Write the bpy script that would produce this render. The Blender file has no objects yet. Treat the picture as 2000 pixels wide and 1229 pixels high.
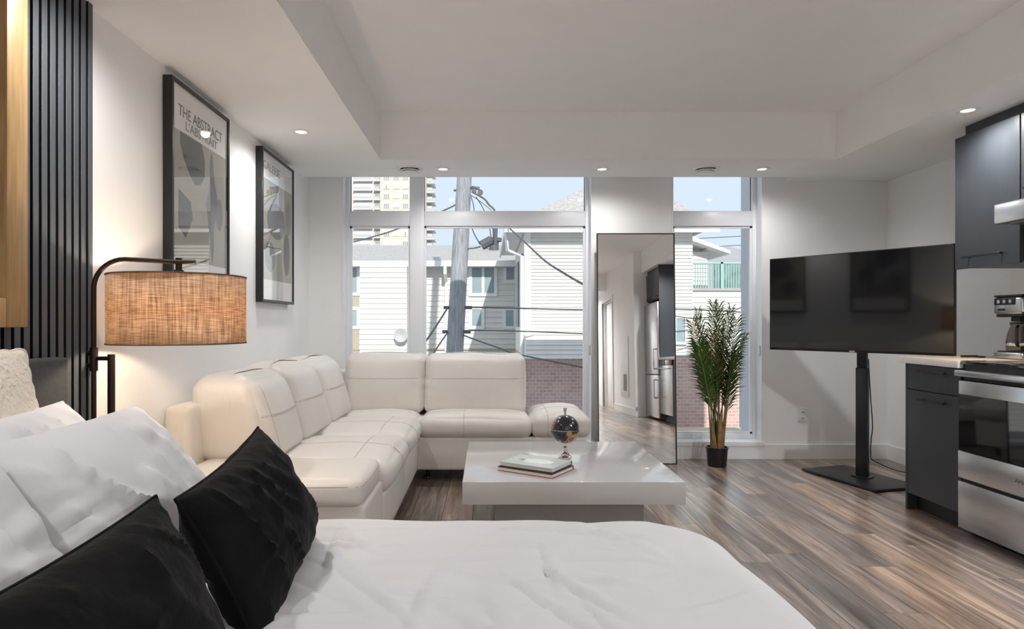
import bpy, bmesh, math, random
from math import sin, cos, pi, radians as R, sqrt
from mathutils import Vector, Matrix, noise
random.seed(7)
scene = bpy.context.scene
COL = scene.collection
# ---------------------------------------------------------------- camera, sky, sun, exposure
H = 1.12            # camera height
F = 1230.0          # focal length in pixels of the 2000 px frame
cd = bpy.data.cameras.new('camera'); cam = bpy.data.objects.new('camera', cd); COL.objects.link(cam)
cam.location = (0, 0, H); cam.rotation_euler = (R(90), 0, 0)
cd.sensor_width = 36; cd.lens = F / 2000 * 36; cd.shift_x = 0.025; cd.shift_y = 0.00775
cd.clip_start = 0.02; cd.clip_end = 600
scene.camera = cam
w = bpy.data.worlds.new('sky'); scene.world = w; w.use_nodes = True
bg = w.node_tree.nodes['Background']; bg.inputs[0].default_value = (0.76, 0.88, 1.0, 1); bg.inputs[1].default_value = 1.0
sd = bpy.data.lights.new('sun', 'SUN'); sun = bpy.data.objects.new('sun', sd); COL.objects.link(sun)
sd.energy = 4.3; sd.angle = R(0.6); sd.color = (1, .95, .87)
sun.rotation_euler = Vector((-0.16, 1.0, -0.50)).to_track_quat('-Z', 'Y').to_euler()
scene.view_settings.view_transform = 'Standard'; scene.view_settings.look = 'None'
scene.view_settings.exposure = 0.0; scene.view_settings.gamma = 1.0; scene.view_settings.use_curve_mapping = False
scene.cycles.diffuse_bounces = 8; scene.cycles.max_bounces = 16
DOWNLIGHT_W = 1.55
LAMP_W = 9.0

def PX(x, y, d):      # photo pixel at depth d -> world point
    return Vector(((x - 950) * d / F, d, H - (y - 630) * d / F))

# ---------------------------------------------------------------- materials
MATS = {}
def nodes_of(m): return m.node_tree.nodes, m.node_tree.links
def mat(name, col, rough=.5, metal=0, spec=.5, var=.04, vscale=6, bump=0, bscale=60, stretch=(1, 1, 1), sheen=0, coat=0, emit=None, alpha=None, trans=0):
    if name in MATS: return MATS[name]
    m = bpy.data.materials.new(name); m.use_nodes = True; n, l = nodes_of(m)
    b = n['Principled BSDF']
    tc = n.new('ShaderNodeTexCoord'); mp = n.new('ShaderNodeMapping'); mp.inputs['Scale'].default_value = stretch
    l.new(tc.outputs['Object'], mp.inputs[0])
    nz = n.new('ShaderNodeTexNoise'); nz.inputs['Scale'].default_value = vscale; nz.inputs['Detail'].default_value = 5
    l.new(mp.outputs[0], nz.inputs['Vector'])
    cr = n.new('ShaderNodeValToRGB'); cr.color_ramp.elements[0].position = .3; cr.color_ramp.elements[1].position = .7
    cr.color_ramp.elements[0].color = tuple(max(0, c * (1 - var)) for c in col[:3]) + (1,)
    cr.color_ramp.elements[1].color = tuple(min(1, c * (1 + var)) for c in col[:3]) + (1,)
    l.new(nz.outputs['Fac'], cr.inputs[0]); l.new(cr.outputs[0], b.inputs['Base Color'])
    b.inputs['Roughness'].default_value = rough; b.inputs['Metallic'].default_value = metal
    b.inputs['Specular IOR Level'].default_value = spec
    if sheen: b.inputs['Sheen Weight'].default_value = sheen; b.inputs['Sheen Roughness'].default_value = .35
    if coat: b.inputs['Coat Weight'].default_value = coat; b.inputs['Coat Roughness'].default_value = .03
    if trans: b.inputs['Transmission Weight'].default_value = trans
    if bump:
        n2 = n.new('ShaderNodeTexNoise'); n2.inputs['Scale'].default_value = bscale; n2.inputs['Detail'].default_value = 4
        l.new(mp.outputs[0], n2.inputs['Vector'])
        bp = n.new('ShaderNodeBump'); bp.inputs['Strength'].default_value = bump; bp.inputs['Distance'].default_value = .01
        l.new(n2.outputs['Fac'], bp.inputs['Height']); l.new(bp.outputs[0], b.inputs['Normal'])
    if emit:
        b.inputs['Emission Color'].default_value = tuple(emit[:3]) + (1,); b.inputs['Emission Strength'].default_value = emit[3]
    MATS[name] = m
    return m

def glass_mat(name, tint=(1, 1, 1), refl=1.0):
    m = bpy.data.materials.new(name); m.use_nodes = True; n, l = nodes_of(m); n.remove(n['Principled BSDF'])
    t = n.new('ShaderNodeBsdfTransparent'); t.inputs[0].default_value = tuple(tint) + (1,)
    g = n.new('ShaderNodeBsdfGlossy'); g.inputs['Roughness'].default_value = .01
    fr = n.new('ShaderNodeFresnel'); fr.inputs[0].default_value = 1.5
    mu = n.new('ShaderNodeMath'); mu.operation = 'MULTIPLY'; mu.inputs[1].default_value = refl
    mx = n.new('ShaderNodeMixShader')
    ge = n.new('ShaderNodeNewGeometry'); iv = n.new('ShaderNodeMath'); iv.operation = 'SUBTRACT'; iv.inputs[0].default_value = 1; l.new(ge.outputs['Backfacing'], iv.inputs[1])
    m3 = n.new('ShaderNodeMath'); m3.operation = 'MULTIPLY'; l.new(mu.outputs[0], m3.inputs[0]); l.new(iv.outputs[0], m3.inputs[1])   # only the outer faces reflect
    l.new(fr.outputs[0], mu.inputs[0]); l.new(m3.outputs[0], mx.inputs[0]); l.new(t.outputs[0], mx.inputs[1]); l.new(g.outputs[0], mx.inputs[2])
    l.new(mx.outputs[0], n['Material Output'].inputs[0])
    MATS[name] = m
    return m

WALL = mat('wall_paint', (.86, .86, .855), .6, var=.012, bump=.03, bscale=220)
CEIL = mat('ceiling_paint', (.88, .875, .87), .7, var=.01, bump=.03, bscale=200)
TRIM = mat('trim_white', (.82, .82, .82), .4, var=.01)
PVC = mat('window_pvc', (.80, .82, .86), .35, var=.01)
BLACK = mat('black_metal', (.012, .012, .013), .35, var=.2)
BRONZE = mat('bronze_metal', (.030, .020, .016), .38, metal=.6, var=.2)
STEEL = mat('brushed_steel', (.60, .60, .61), .27, metal=1, var=.06, vscale=8, stretch=(60, 1, 60), bump=.02, bscale=20)
CHROME = mat('chrome', (.8, .78, .74), .12, metal=1)
LEATHER = mat('cream_leather', (.70, .665, .625), .40, var=.03, vscale=4, bump=.12, bscale=170)
STITCH = mat('leather_stitch', (.44, .40, .35), .7)
COTTON = mat('white_cotton', (.735, .745, .77), .85, var=.015, bump=.22, bscale=16, spec=.2)
QUILT = mat('quilted_cotton', (.82, .75, .67), .9, var=.03, bump=1.0, bscale=55, spec=.2)
VELVET = mat('black_velvet', (.0055, .0055, .006), .85, var=.35, vscale=9, sheen=.05, bump=.5, bscale=26, spec=.15)
CAB = mat('charcoal_cabinet', (.035, .040, .047), .38, var=.10, vscale=10, stretch=(1, 1, .3), bump=.05, bscale=120)
CABDARK = mat('toe_kick_black', (.008, .008, .009), .5)
SLAT = mat('slat_charcoal', (.085, .097, .112), .6, var=.12, vscale=30, stretch=(1, 1, .1), bump=.1, bscale=200)
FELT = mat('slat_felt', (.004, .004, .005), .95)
HEADB = mat('headboard_fabric', (.055, .062, .070), .85, var=.15, vscale=120, bump=.3, bscale=300)
GOLD = mat('gold_wood', (.42, .27, .12), .45, var=.18, vscale=14, stretch=(6, 6, .4), bump=.05)
PAPER = mat('poster_paper', (.90, .89, .88), .7, var=.01)
BEIGE = mat('poster_beige', (.40, .38, .31), .7, var=.04)
INK = mat('poster_ink', (.055, .055, .060), .7, var=.06)
GREYINK = mat('poster_grey', (.16, .16, .17), .7, var=.05)
TABLE = mat('table_lacquer', (.52, .515, .515), .22, var=.03, vscale=3, bump=.02, coat=.5)
TABLEB = mat('table_base_grey', (.36, .355, .34), .5, var=.03)
QUARTZ = mat('counter_white_edge', (.80, .79, .77), .3, var=.03)
COUNTER = mat('counter_tan_top', (.60, .44, .30), .32, var=.08, vscale=8, stretch=(2, 1, 1))
GLASSB = mat('oven_black_glass', (.004, .004, .005), .04, coat=.6)
SCREEN = mat('tv_screen', (.005, .0055, .007), .05, spec=.55)
POT = mat('pot_black', (.008, .008, .008), .4)
SOIL = mat('soil', (.06, .05, .04), .95, var=.4, vscale=60)
LEAF = mat('palm_leaf', (.045, .105, .022), .7, spec=.15, var=.5, vscale=9)
LEAF2 = mat('palm_leaf_olive', (.11, .105, .03), .7, spec=.15, var=.4, vscale=9)
STEM = mat('palm_stem', (.20, .17, .07), .6, var=.3, vscale=14)
HUSK = mat('palm_husk', (.30, .15, .07), .8, var=.3, vscale=20)
OUTLET = mat('outlet_plastic', (.75, .75, .74), .35)
WINGLASS = glass_mat('window_glass', (.98, .99, 1.0), .4)
PICGLASS = glass_mat('picture_glass', (1, 1, 1), 1.9)
CARAFE = glass_mat('carafe_glass', (.75, .72, .70), 1.6)
MIRROR = mat('mirror_silver', (.86, .86, .86), .0, metal=1, var=0)

# ---------------------------------------------------------------- mesh helpers
def tag(o, label=None, cat=None, group=None, kind=None):
    if label: o['label'] = label
    if cat: o['category'] = cat
    if group: o['group'] = group
    if kind: o['kind'] = kind
    return o
def link(name, me, m=None, parent=None, smooth=False):
    o = bpy.data.objects.new(name, me); COL.objects.link(o)
    if m is not None:
        for mm in (m if isinstance(m, (list, tuple)) else [m]): me.materials.append(mm)
    if smooth:
        me.polygons.foreach_set('use_smooth', [True] * len(me.polygons)); me.update()
    if parent: o.parent = parent; o.matrix_parent_inverse = Matrix.Translation(-world_loc(parent))
    return o
def world_loc(p): return Vector(p.location)      # parent inverses cancel the parents, so location is the world place
def empty(name, loc, label=None, cat=None, group=None, kind=None):
    o = bpy.data.objects.new(name, None); COL.objects.link(o); o.location = loc; o.empty_display_size = .05
    return tag(o, label, cat, group, kind)
class MB:
    """collects shapes in world coordinates, builds one mesh object"""
    def __init__(s): s.v = []; s.f = []
    def add(s, vs, fs):
        k = len(s.v); s.v += [tuple(v) for v in vs]; s.f += [tuple(i + k for i in f) for f in fs]; return s
    def box(s, x0, x1, y0, y1, z0, z1, M=None, ch=0):
        vs = [Vector((x, y, z)) for z in (z0, z1) for y in (y0, y1) for x in (x0, x1)]
        if M is not None: vs = [M @ v for v in vs]
        return s.add(vs, [(0, 2, 3, 1), (4, 5, 7, 6), (0, 1, 5, 4), (2, 6, 7, 3), (0, 4, 6, 2), (1, 3, 7, 5)])
    def tube(s, pts, r, n=10, cap=True):
        pts = [Vector(p) for p in pts]; k = len(s.v); rs = r if isinstance(r, (list, tuple)) else [r] * len(pts)
        vs = []; up = None
        for i, p in enumerate(pts):
            t = (pts[min(i + 1, len(pts) - 1)] - pts[max(i - 1, 0)]).normalized()
            if up is None:
                up = Vector((0, 0, 1)) if abs(t.z) < .9 else Vector((1, 0, 0))
            a = t.cross(up).normalized(); up = a.cross(t).normalized()
            for j in range(n):
                g = 2 * pi * j / n; vs.append(p + a * cos(g) * rs[i] + up * sin(g) * rs[i])
        fs = []
        for i in range(len(pts) - 1):
            for j in range(n):
                fs.append((i * n + j, i * n + (j + 1) % n, (i + 1) * n + (j + 1) % n, (i + 1) * n + j))
        if cap: fs.append(tuple(range(n))[::-1]); fs.append(tuple((len(pts) - 1) * n + j for j in range(n)))
        return s.add(vs, fs)
    def lathe(s, prof, c, n=32, ax='z', ring=False):
        c = Vector(c); vs = []; fs = []
        if ring: prof = list(prof) + [prof[0]]
        for r, z in prof:
            for j in range(n):
                a = 2 * pi * j / n
                vs.append(c + (Vector((r * cos(a), r * sin(a), z)) if ax == 'z' else Vector((z, r * cos(a), r * sin(a))) if ax == 'x' else Vector((r * sin(a), z, r * cos(a)))))
        for i in range(len(prof) - 1):
            for j in range(n):
                fs.append((i * n + j, i * n + (j + 1) % n, (i + 1) * n + (j + 1) % n, (i + 1) * n + j))
        if prof[0][0] > 1e-6 and not ring: fs.append(tuple(range(n))[::-1])
        if prof[-1][0] > 1e-6 and not ring: fs.append(tuple((len(prof) - 1) * n + j for j in range(n)))
        return s.add(vs, fs)
    def poly(s, pts, off):        # extruded polygon: pts list of Vector, off Vector
        n = len(pts); vs = list(pts) + [p + Vector(off) for p in pts]
        return s.add(vs, [tuple(range(n))[::-1], tuple(range(n, 2 * n))] + [(i, (i + 1) % n, n + (i + 1) % n, n + i) for i in range(n)])
    def build(s, name, m, parent=None, smooth=False, bevel=0, seg=2):
        o_loc = Vector((0, 0, 0))
        if s.v:
            xs = list(zip(*s.v)); o_loc = Vector(((min(xs[0]) + max(xs[0])) / 2, (min(xs[1]) + max(xs[1])) / 2, min(xs[2])))
        me = bpy.data.meshes.new(name); me.from_pydata([tuple(Vector(v) - o_loc) for v in s.v], [], s.f)
        bm = bmesh.new(); bm.from_mesh(me); bmesh.ops.recalc_face_normals(bm, faces=bm.faces)
        if bevel: bmesh.ops.bevel(bm, geom=bm.edges[:], offset=bevel, segments=seg, affect='EDGES', profile=.5, clamp_overlap=True)
        bm.to_mesh(me); bm.free()
        o = link(name, me, m, parent, smooth); o.location = o_loc
        if smooth or bevel:
            try: me.set_sharp_from_angle(angle=R(40)); me.polygons.foreach_set('use_smooth', [True] * len(me.polygons))
            except Exception: pass
        return o
def box(name, x0, x1, y0, y1, z0, z1, m, parent=None, bevel=0, seg=2, M=None):
    return MB().box(x0, x1, y0, y1, z0, z1, M).build(name, m, parent, bevel=bevel, seg=seg)
def struct(o, label=None, cat=None): return tag(o, label, cat, kind='structure')
def text_mesh(name, s, size, M, m, parent, depth=.0004, width=None):
    cu = bpy.data.curves.new(name, 'FONT'); cu.body = s; cu.size = size; cu.extrude = depth; cu.fill_mode = 'BOTH'
    t = bpy.data.objects.new(name, cu); COL.objects.link(t)
    me = bpy.data.meshes.new_from_object(t.evaluated_get(bpy.context.evaluated_depsgraph_get()))
    bpy.data.objects.remove(t)
    xs = [v.co.x for v in me.vertices]; wd = max(xs) - min(xs); x0 = min(xs)
    k = width / wd if width else 1
    o_loc = M @ Vector((0, 0, 0))
    for v in me.vertices: v.co = (M @ Vector(((v.co.x - x0) * k, v.co.y, v.co.z))) - o_loc
    o = link(name, me, m, parent); o.location = o_loc
    return o

# soft box: rounded box with crowned faces; returns object and its mapping function
def soft_map(x0, x1, y0, y1, z0, z1, r, bulge=(0, 0, 0), warp=None, wr=0, wscale=6, seed=0):
    c = Vector(((x0 + x1) / 2, (y0 + y1) / 2, (z0 + z1) / 2)); h = Vector(((x1 - x0) / 2, (y1 - y0) / 2, (z1 - z0) / 2))
    r = min(r, min(h) * .98)
    def f(p):                       # p in [-1,1]^3 on the cube surface
        q = Vector((p[0] * h.x, p[1] * h.y, p[2] * h.z))
        core = Vector((max(-h.x + r, min(h.x - r, q.x)), max(-h.y + r, min(h.y - r, q.y)), max(-h.z + r, min(h.z - r, q.z))))
        d = q - core
        if d.length > 1e-9: q = core + d.normalized() * r
        u = [max(-1, min(1, p[i])) for i in range(3)]
        for i in range(3):
            j, k = (i + 1) % 3, (i + 2) % 3
            q[i] += bulge[i] * p[i] * (1 - u[j] ** 2) * (1 - u[k] ** 2)
        q = q + c
        if warp: q = warp(q, p)
        if wr:
            e = max(abs(p[0]) * (abs(p[0]) < .999), abs(p[1]) * (abs(p[1]) < .999), abs(p[2]) * (abs(p[2]) < .999))
            nn = noise.noise(Vector((q.x * wscale + seed, q.y * wscale, q.z * wscale * .6)))
            n2 = noise.noise(Vector((q.x * wscale * 3, q.y * wscale * 3 + seed, q.z * wscale)))
            q = q + (q - c).normalized() * wr * (nn + .5 * n2 * e ** 4)
        return q
    return f
def soft_obj(name, f, m, parent, n=18):
    vs = []; fs = []; idx = {}
    def vid(p):
        k = tuple(round(t, 5) for t in p)
        if k not in idx: idx[k] = len(vs); vs.append(f(Vector(p)))
        return idx[k]
    def tt(i):                      # denser near the edges
        a = -1 + 2 * i / n; return math.copysign(1 - (1 - abs(a)) ** 1.5, a)
    for ax in range(3):
        for sg in (-1, 1):
            for i in range(n):
                for j in range(n):
                    q = []
                    for (a, b) in ((i, j), (i + 1, j), (i + 1, j + 1), (i, j + 1)):
                        p = [0, 0, 0]; p[ax] = sg; p[(ax + 1) % 3] = tt(a); p[(ax + 2) % 3] = tt(b); q.append(vid(p))
                    fs.append(q if sg > 0 else q[::-1])
    o = MB().add(vs, fs).build(name, m, parent, smooth=True)
    return o
def stitch(f, pts, parent, off=.0012, r=.0016, name='stitch', m=None):
    P = []
    for a, b in zip(pts[:-1], pts[1:]):
        for i in range(14):
            t = i / 14; P.append(Vector(a).lerp(Vector(b), t))
    P.append(Vector(pts[-1])); c = f(Vector((0, 0, 0)))
    Q = [f(p) for p in P]
    return MB().tube(Q, r, 6).build(name, m or STITCH, parent, smooth=True)

# ---------------------------------------------------------------- room shell
XL, XR, YB = -1.456, 3.285, 5.16
YR, XH = -3.6, 2.36            # rear wall, hallway wall
HS, HC = 2.278, 2.62           # soffit, ceiling
# floor: slab + planks
fl = struct(box('floor', XL - .2, XR + .3, YR - .2, YB + .2, -.25, -.006, CABDARK), 'grey brown wood plank floor', 'floor')
def plank_material():
    m = bpy.data.materials.new('floor_plank_wood'); m.use_nodes = True; n, l = nodes_of(m); b = n['Principled BSDF']
    oi = n.new('ShaderNodeObjectInfo'); tc = n.new('ShaderNodeTexCoord'); mp = n.new('ShaderNodeMapping'); mp.inputs['Scale'].default_value = (14, .9, 1)
    ad = n.new('ShaderNodeVectorMath'); ad.operation = 'ADD'; ml = n.new('ShaderNodeMath'); ml.operation = 'MULTIPLY'; ml.inputs[1].default_value = 37
    l.new(oi.outputs['Random'], ml.inputs[0]); l.new(tc.outputs['Object'], ad.inputs[0]); l.new(ml.outputs[0], ad.inputs[1]); l.new(ad.outputs[0], mp.inputs[0])
    g = n.new('ShaderNodeTexNoise'); g.inputs['Scale'].default_value = 1.3; g.inputs['Detail'].default_value = 6; g.inputs['Distortion'].default_value = .6; l.new(mp.outputs[0], g.inputs['Vector'])
    mp2 = n.new('ShaderNodeMapping'); mp2.inputs['Scale'].default_value = (120, 4, 1); l.new(ad.outputs[0], mp2.inputs[0])
    g2 = n.new('ShaderNodeTexNoise'); g2.inputs['Scale'].default_value = 1.6; g2.inputs['Detail'].default_value = 4; l.new(mp2.outputs[0], g2.inputs['Vector'])
    cr = n.new('ShaderNodeValToRGB'); e = cr.color_ramp.elements
    e[0].position = .28; e[0].color = (.085, .068, .060, 1); e[1].position = .72; e[1].color = (.50, .41, .34, 1)
    x = e.new(.5); x.color = (.25, .205, .18, 1)
    l.new(g.outputs['Fac'], cr.inputs[0])
    ramp2 = n.new('ShaderNodeValToRGB'); e2 = ramp2.color_ramp.elements; e2[0].color = (.72, .76, .82, 1); e2[1].color = (1.35, 1.15, .98, 1)
    l.new(oi.outputs['Random'], ramp2.inputs[0])
    mx = n.new('ShaderNodeMix'); mx.data_type = 'RGBA'; mx.blend_type = 'MULTIPLY'; mx.inputs[0].default_value = 1
    l.new(cr.outputs[0], mx.inputs[6]); l.new(ramp2.outputs[0], mx.inputs[7])
    mr = n.new('ShaderNodeMapRange'); mr.inputs[1].default_value = .35; mr.inputs[2].default_value = .6; mr.inputs[3].default_value = .62; mr.inputs[4].default_value = 1.1; l.new(g2.outputs['Fac'], mr.inputs[0])
    mx2 = n.new('ShaderNodeMix'); mx2.data_type = 'RGBA'; mx2.blend_type = 'MULTIPLY'; mx2.inputs[0].default_value = 1
    l.new(mx.outputs[2], mx2.inputs[6]); l.new(mr.outputs[0], mx2.inputs[7]); l.new(mx2.outputs[2], b.inputs['Base Color'])
    b.inputs['Roughness'].default_value = .30; b.inputs['Specular IOR Level'].default_value = .8; b.inputs['Coat Weight'].default_value = .5; b.inputs['Coat Roughness'].default_value = .22
    bp = n.new('ShaderNodeBump'); bp.inputs['Strength'].default_value = .25; bp.inputs['Distance'].default_value = .002
    l.new(g2.outputs['Fac'], bp.inputs['Height']); l.new(bp.outputs[0], b.inputs['Normal'])
    return m
PLANK = plank_material()
full = None
PW, PL = .178, 1.22
k0 = math.ceil((XL + .078) / PW) - 1
rows = []
k = k0
while -.078 + PW * k < XR:
    x0 = max(XL, -.078 + PW * k); x1 = min(XR, -.078 + PW * (k + 1)); y = YR - random.random() * PL
    off = random.random() * .4
    while y < YB:
        y0 = max(YR, y); y1 = min(YB, y + PL)
        if y1 - y0 > .02:
            isfull = abs(y1 - y0 - PL) < 1e-4 and abs(x1 - x0 - PW) < 1e-4
            g = .0009
            if isfull and full:
                o = bpy.data.objects.new('plank', full.data); COL.objects.link(o); o.parent = fl; o.matrix_parent_inverse = Matrix.Translation(-world_loc(fl))
                o.location = ((x0 + x1) / 2, (y0 + y1) / 2, -.006)
            else:
                o = box('plank', x0 + g, x1 - g, y0 + g, y1 - g, -.006, 0, PLANK, fl, bevel=.0006, seg=1)
                if isfull: full = o
        y += PL
    k += 1
# walls
wl = struct(box('wall_left', XL - .2, XL, YR - .2, YB + .24, -.25, 2.9, WALL), 'white painted wall with the slat panel and posters', 'wall')
wb = MB()
WZ0, WZ1 = .134, 2.56
W1 = (-1.183, .868); W2 = (1.518, 2.265)
for a, b_ in ((XL, W1[0]), (W1[1], W2[0]), (W2[1], XR + .9)): wb.box(a, b_, YB, YB + .24, -.25, 2.9)
for a, b_ in (W1, W2): wb.box(a, b_, YB, YB + .24, -.25, WZ0); wb.box(a, b_, YB, YB + .24, WZ1, 2.9)
struct(wb.build('wall_back', WALL), 'white painted wall holding the two tall windows', 'wall')
struct(box('wall_right', XR, XR + .2, 0, YB, -.25, 2.9, WALL), 'white painted wall behind the kitchen', 'wall')
hw = MB(); DY0, DY1 = -2.75, -1.75
hw.box(XH, XR + .2, DY1, -.0, -.25, 2.9); hw.box(XH, XR + .2, YR - .2, DY0, -.25, 2.9); hw.box(XH, XR + .2, DY0, DY1, 2.06, 2.9); hw.box(XH + .6, XR + .2, DY0, DY1, -.25, 2.06)
struct(hw.build('wall_hall', WALL), 'white hall wall with the return air grille', 'wall')
struct(box('wall_rear', XL, XH, YR - .2, YR, -.25, 2.9, WALL), 'white wall at the far end of the hall', 'wall')
# ceiling with tray, soffits
struct(box('ceiling', XL - .2, XR + .9, YR - .2, YB + .24, HC, HC + .28, CEIL), 'flat white tray ceiling', 'ceiling')
SX0, SX1, SY1, SY0 = -.754, 2.487, 4.479, -2.3
struct(box('soffit_left', XL, SX0, YR, 5.015, HS, HC, CEIL), 'white dropped soffit over the posters', 'soffit')
sb = MB(); sb.box(SX0, SX1, SY1, 5.015, HS, HC); sb.box(2.46, SX1, 5.015, YB, HS, HC)
struct(sb.build('soffit_back', CEIL), 'white dropped soffit in front of the windows', 'soffit')
struct(box('soffit_right', SX1, XR, YR, YB, HS, HC, CEIL), 'white dropped soffit over the kitchen cabinets', 'soffit')
struct(box('soffit_rear', SX0, SX1, YR, SY0, HS, HC, CEIL), 'white dropped soffit over the hall', 'soffit')
# baseboards
bbm = MB(); bbm.box(W1[1] + .0, XR, YB - .013, YB, 0, .122)
struct(bbm.build('baseboard_back', TRIM, bevel=.002, seg=1), 'white baseboard under the windows', 'baseboard')
struct(box('baseboard_right', XR - .013, XR, 3.83, YB - .013, 0, .122, TRIM, bevel=.002, seg=1), 'white baseboard behind the television stand', 'baseboard')
struct(box('baseboard_left', XL, XL + .013, 2.31, YB, 0, .122, TRIM, bevel=.002, seg=1), 'white baseboard behind the sofa', 'baseboard')
struct(box('baseboard_hall', XH - .013, XH, DY1 + .08, -.01, 0, .122, TRIM, bevel=.002, seg=1), 'white baseboard along the hall wall', 'baseboard')
# hall door and dark entrance door
d1 = struct(empty('door_1', (XH, (DY0 + DY1) / 2, 0)), 'white cased sliding door in the hall wall', 'door')
for a, b_ in ((DY0 - .07, DY0), (DY1, DY1 + .07)): box('casing', XH - .02, XH + .02, a, b_, 0, 2.13, TRIM, d1, bevel=.003)
box('casing', XH - .02, XH + .02, DY0, DY1, 2.06, 2.13, TRIM, d1, bevel=.003)
dl = box('door_leaf', XH + .08, XH + .12, DY0, DY1 - .35, 0, 2.05, TRIM, d1, bevel=.003)
d2 = struct(empty('door_2', (1.75, YR, 0)), 'dark navy entrance door at the end of the hall', 'door')
NAVY = mat('navy_door', (.020, .035, .055), .4)
box('door_leaf', 1.32, 2.22, YR, YR + .045, 0, 2.05, NAVY, d2, bevel=.004)
for a, b_ in ((1.25, 1.32), (2.22, 2.29)): box('casing', a, b_, YR, YR + .06, 0, 2.12, TRIM, d2, bevel=.003)
box('casing', 1.25, 2.29, YR, YR + .06, 2.05, 2.12, TRIM, d2, bevel=.003)
MB().lathe([(0, 0), (.026, .0), (.026, .05), (.012, .055), (0, .056)], (1.40, YR + .045, 1.0), 16, 'y').build('door_handle', STEEL, d2, smooth=True)

# windows ----------------------------------------------------------------
FY0, FY1 = YB + .10, YB + .18
def window(n, x0, x1, muls, label):
    wn = struct(empty('window_%d' % n, ((x0 + x1) / 2, YB + .12, WZ0)), label, 'window')
    T = .042
    for a, b_ in ((x0, x0 + T), (x1 - T, x1)): box('frame_jamb', a, b_, FY0, FY1, WZ0, WZ1, PVC, wn, bevel=.004)
    box('frame_rail', x0 + T, x1 - T, FY0, FY1, WZ0, WZ0 + .055, PVC, wn, bevel=.004)
    box('frame_rail', x0 + T, x1 - T, FY0, FY1, WZ1 - .05, WZ1, PVC, wn, bevel=.004)
    z0, z1 = 1.925, 2.052
    xs = [x0 + T] + [c for m_ in muls for c in m_] + [x1 - T]
    for m_ in muls: box('mullion', m_[0], m_[1], FY0, FY1, WZ0 + .055, WZ1 - .05, PVC, wn, bevel=.004)
    for i in range(0, len(xs), 2):
        box('transom', xs[i], xs[i + 1], FY0 - .004, FY1, z0, z1, PVC, wn, bevel=.006)
        gasket = BLACK
        for (a, b_) in ((WZ0 + .055, z0), (z1, WZ1 - .05)):
            p = box('pane', xs[i] + .002, xs[i + 1] - .002, FY0 + .045, FY0 + .051, a + .001, b_ - .001, WINGLASS, wn)
            g = MB(); gx0, gx1 = xs[i], xs[i + 1]; e = .005
            for (q0, q1, s0, s1) in ((gx0, gx0 + e, a, b_), (gx1 - e, gx1, a, b_), (gx0, gx1, a, a + e), (gx0, gx1, b_ - e, b_)): g.box(q0, q1, FY0 + .036, FY0 + .0445, s0, s1)
            g.build('gasket', mat('gasket_grey', (.12, .12, .13), .6), p)
        # inner sash of the lower light
        a, b_ = WZ0 + .055, z0
        s = MB(); e = .016
        for (q0, q1, s0, s1) in ((xs[i], xs[i] + e, a, b_), (xs[i + 1] - e, xs[i + 1], a, b_), (xs[i], xs[i + 1], a, a + e), (xs[i], xs[i + 1], b_ - e, b_)): s.box(q0, q1, FY0 + .012, FY0 + .036, s0, s1)
        s.build('sash', PVC, wn)
    # jamb liners and sill of the opening
    LIN = mat('jamb_liner_white', (.83, .84, .86), .35)
    for a, b_ in ((x0, x0 + .012), (x1 - .012, x1)): box('jamb_liner', a, b_, YB - .006, FY0, WZ0, WZ1, LIN, wn)
    box('sill', x0 - .01, x1 + .01, YB - .018, FY0, WZ0 - .03, WZ0 + .012, LIN, wn, bevel=.003)
    box('latch', x1 - .022, x1 - .012, YB + .015, YB + .04, .85, .93, STEEL, wn, bevel=.002)
    return wn
window(1, W1[0], W1[1], [(-.640, -.520)], 'wide tall white framed window behind the sofa')
window(2, W2[0], W2[1], [], 'narrow tall white framed window behind the potted palm')

# ---------------------------------------------------------------- ceiling fixtures
LENS = mat('downlight_lens', (1, .95, .85), .4, emit=(1, .80, .52, 1.8))
def downlight(x, y, label, watts):
    t = empty('recessed_downlight', (x, y, HS), label, 'downlight', 'recessed ceiling downlights')
    MB().lathe([(.034, -.004), (.055, -.006), (.058, 0), (.034, 0.0)], (x, y, HS), 28, ring=True).build('trim_ring', TRIM, t, smooth=True)
    MB().lathe([(0, -.003), (.034, -.003), (.034, 0)], (x, y, HS), 24).build('lens', LENS, t, smooth=True)
    ld = bpy.data.lights.new('downlight_lamp', 'SPOT'); lo = bpy.data.objects.new('downlight_lamp', ld); COL.objects.link(lo)
    ld.energy = watts * DOWNLIGHT_W; ld.color = (1, .985, .97); ld.spot_size = R(165); ld.spot_blend = .9; ld.shadow_soft_size = .024
    lo.parent = t; lo.location = (0, 0, -.012)
downlight(-1.124, 3.82, 'small round downlight in the soffit beside the posters', 20)
downlight(-.328, 4.748, 'small round downlight beside the air diffuser over the wide window', 18)
downlight(.872, 4.748, 'small round downlight above the standing mirror', 18)
downlight(2.077, 4.748, 'small round downlight beside the air diffuser over the narrow window', 18)
downlight(2.623, 3.432, 'small round downlight beside the upper kitchen cabinet', 40)
for (x, y, lb) in ((2.623, 1.7, 'small round downlight over the sink cabinet'), (2.623, .2, 'small round downlight in front of the refrigerator'), (-1.124, 2.0, 'small round fill downlight added above the arc lamp'),
                   (-1.124, .1, 'small round fill downlight added above the near side of the headboard'), (.9, -2.7, 'small round fill downlight added in the middle of the hall'), (1.8, -3.1, 'small round fill downlight added by the navy entrance door')):
    downlight(x, y, lb, 24 if x < 0 else 138)  # left and hall lights are added fill; kitchen pair also run strong as fill
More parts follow.
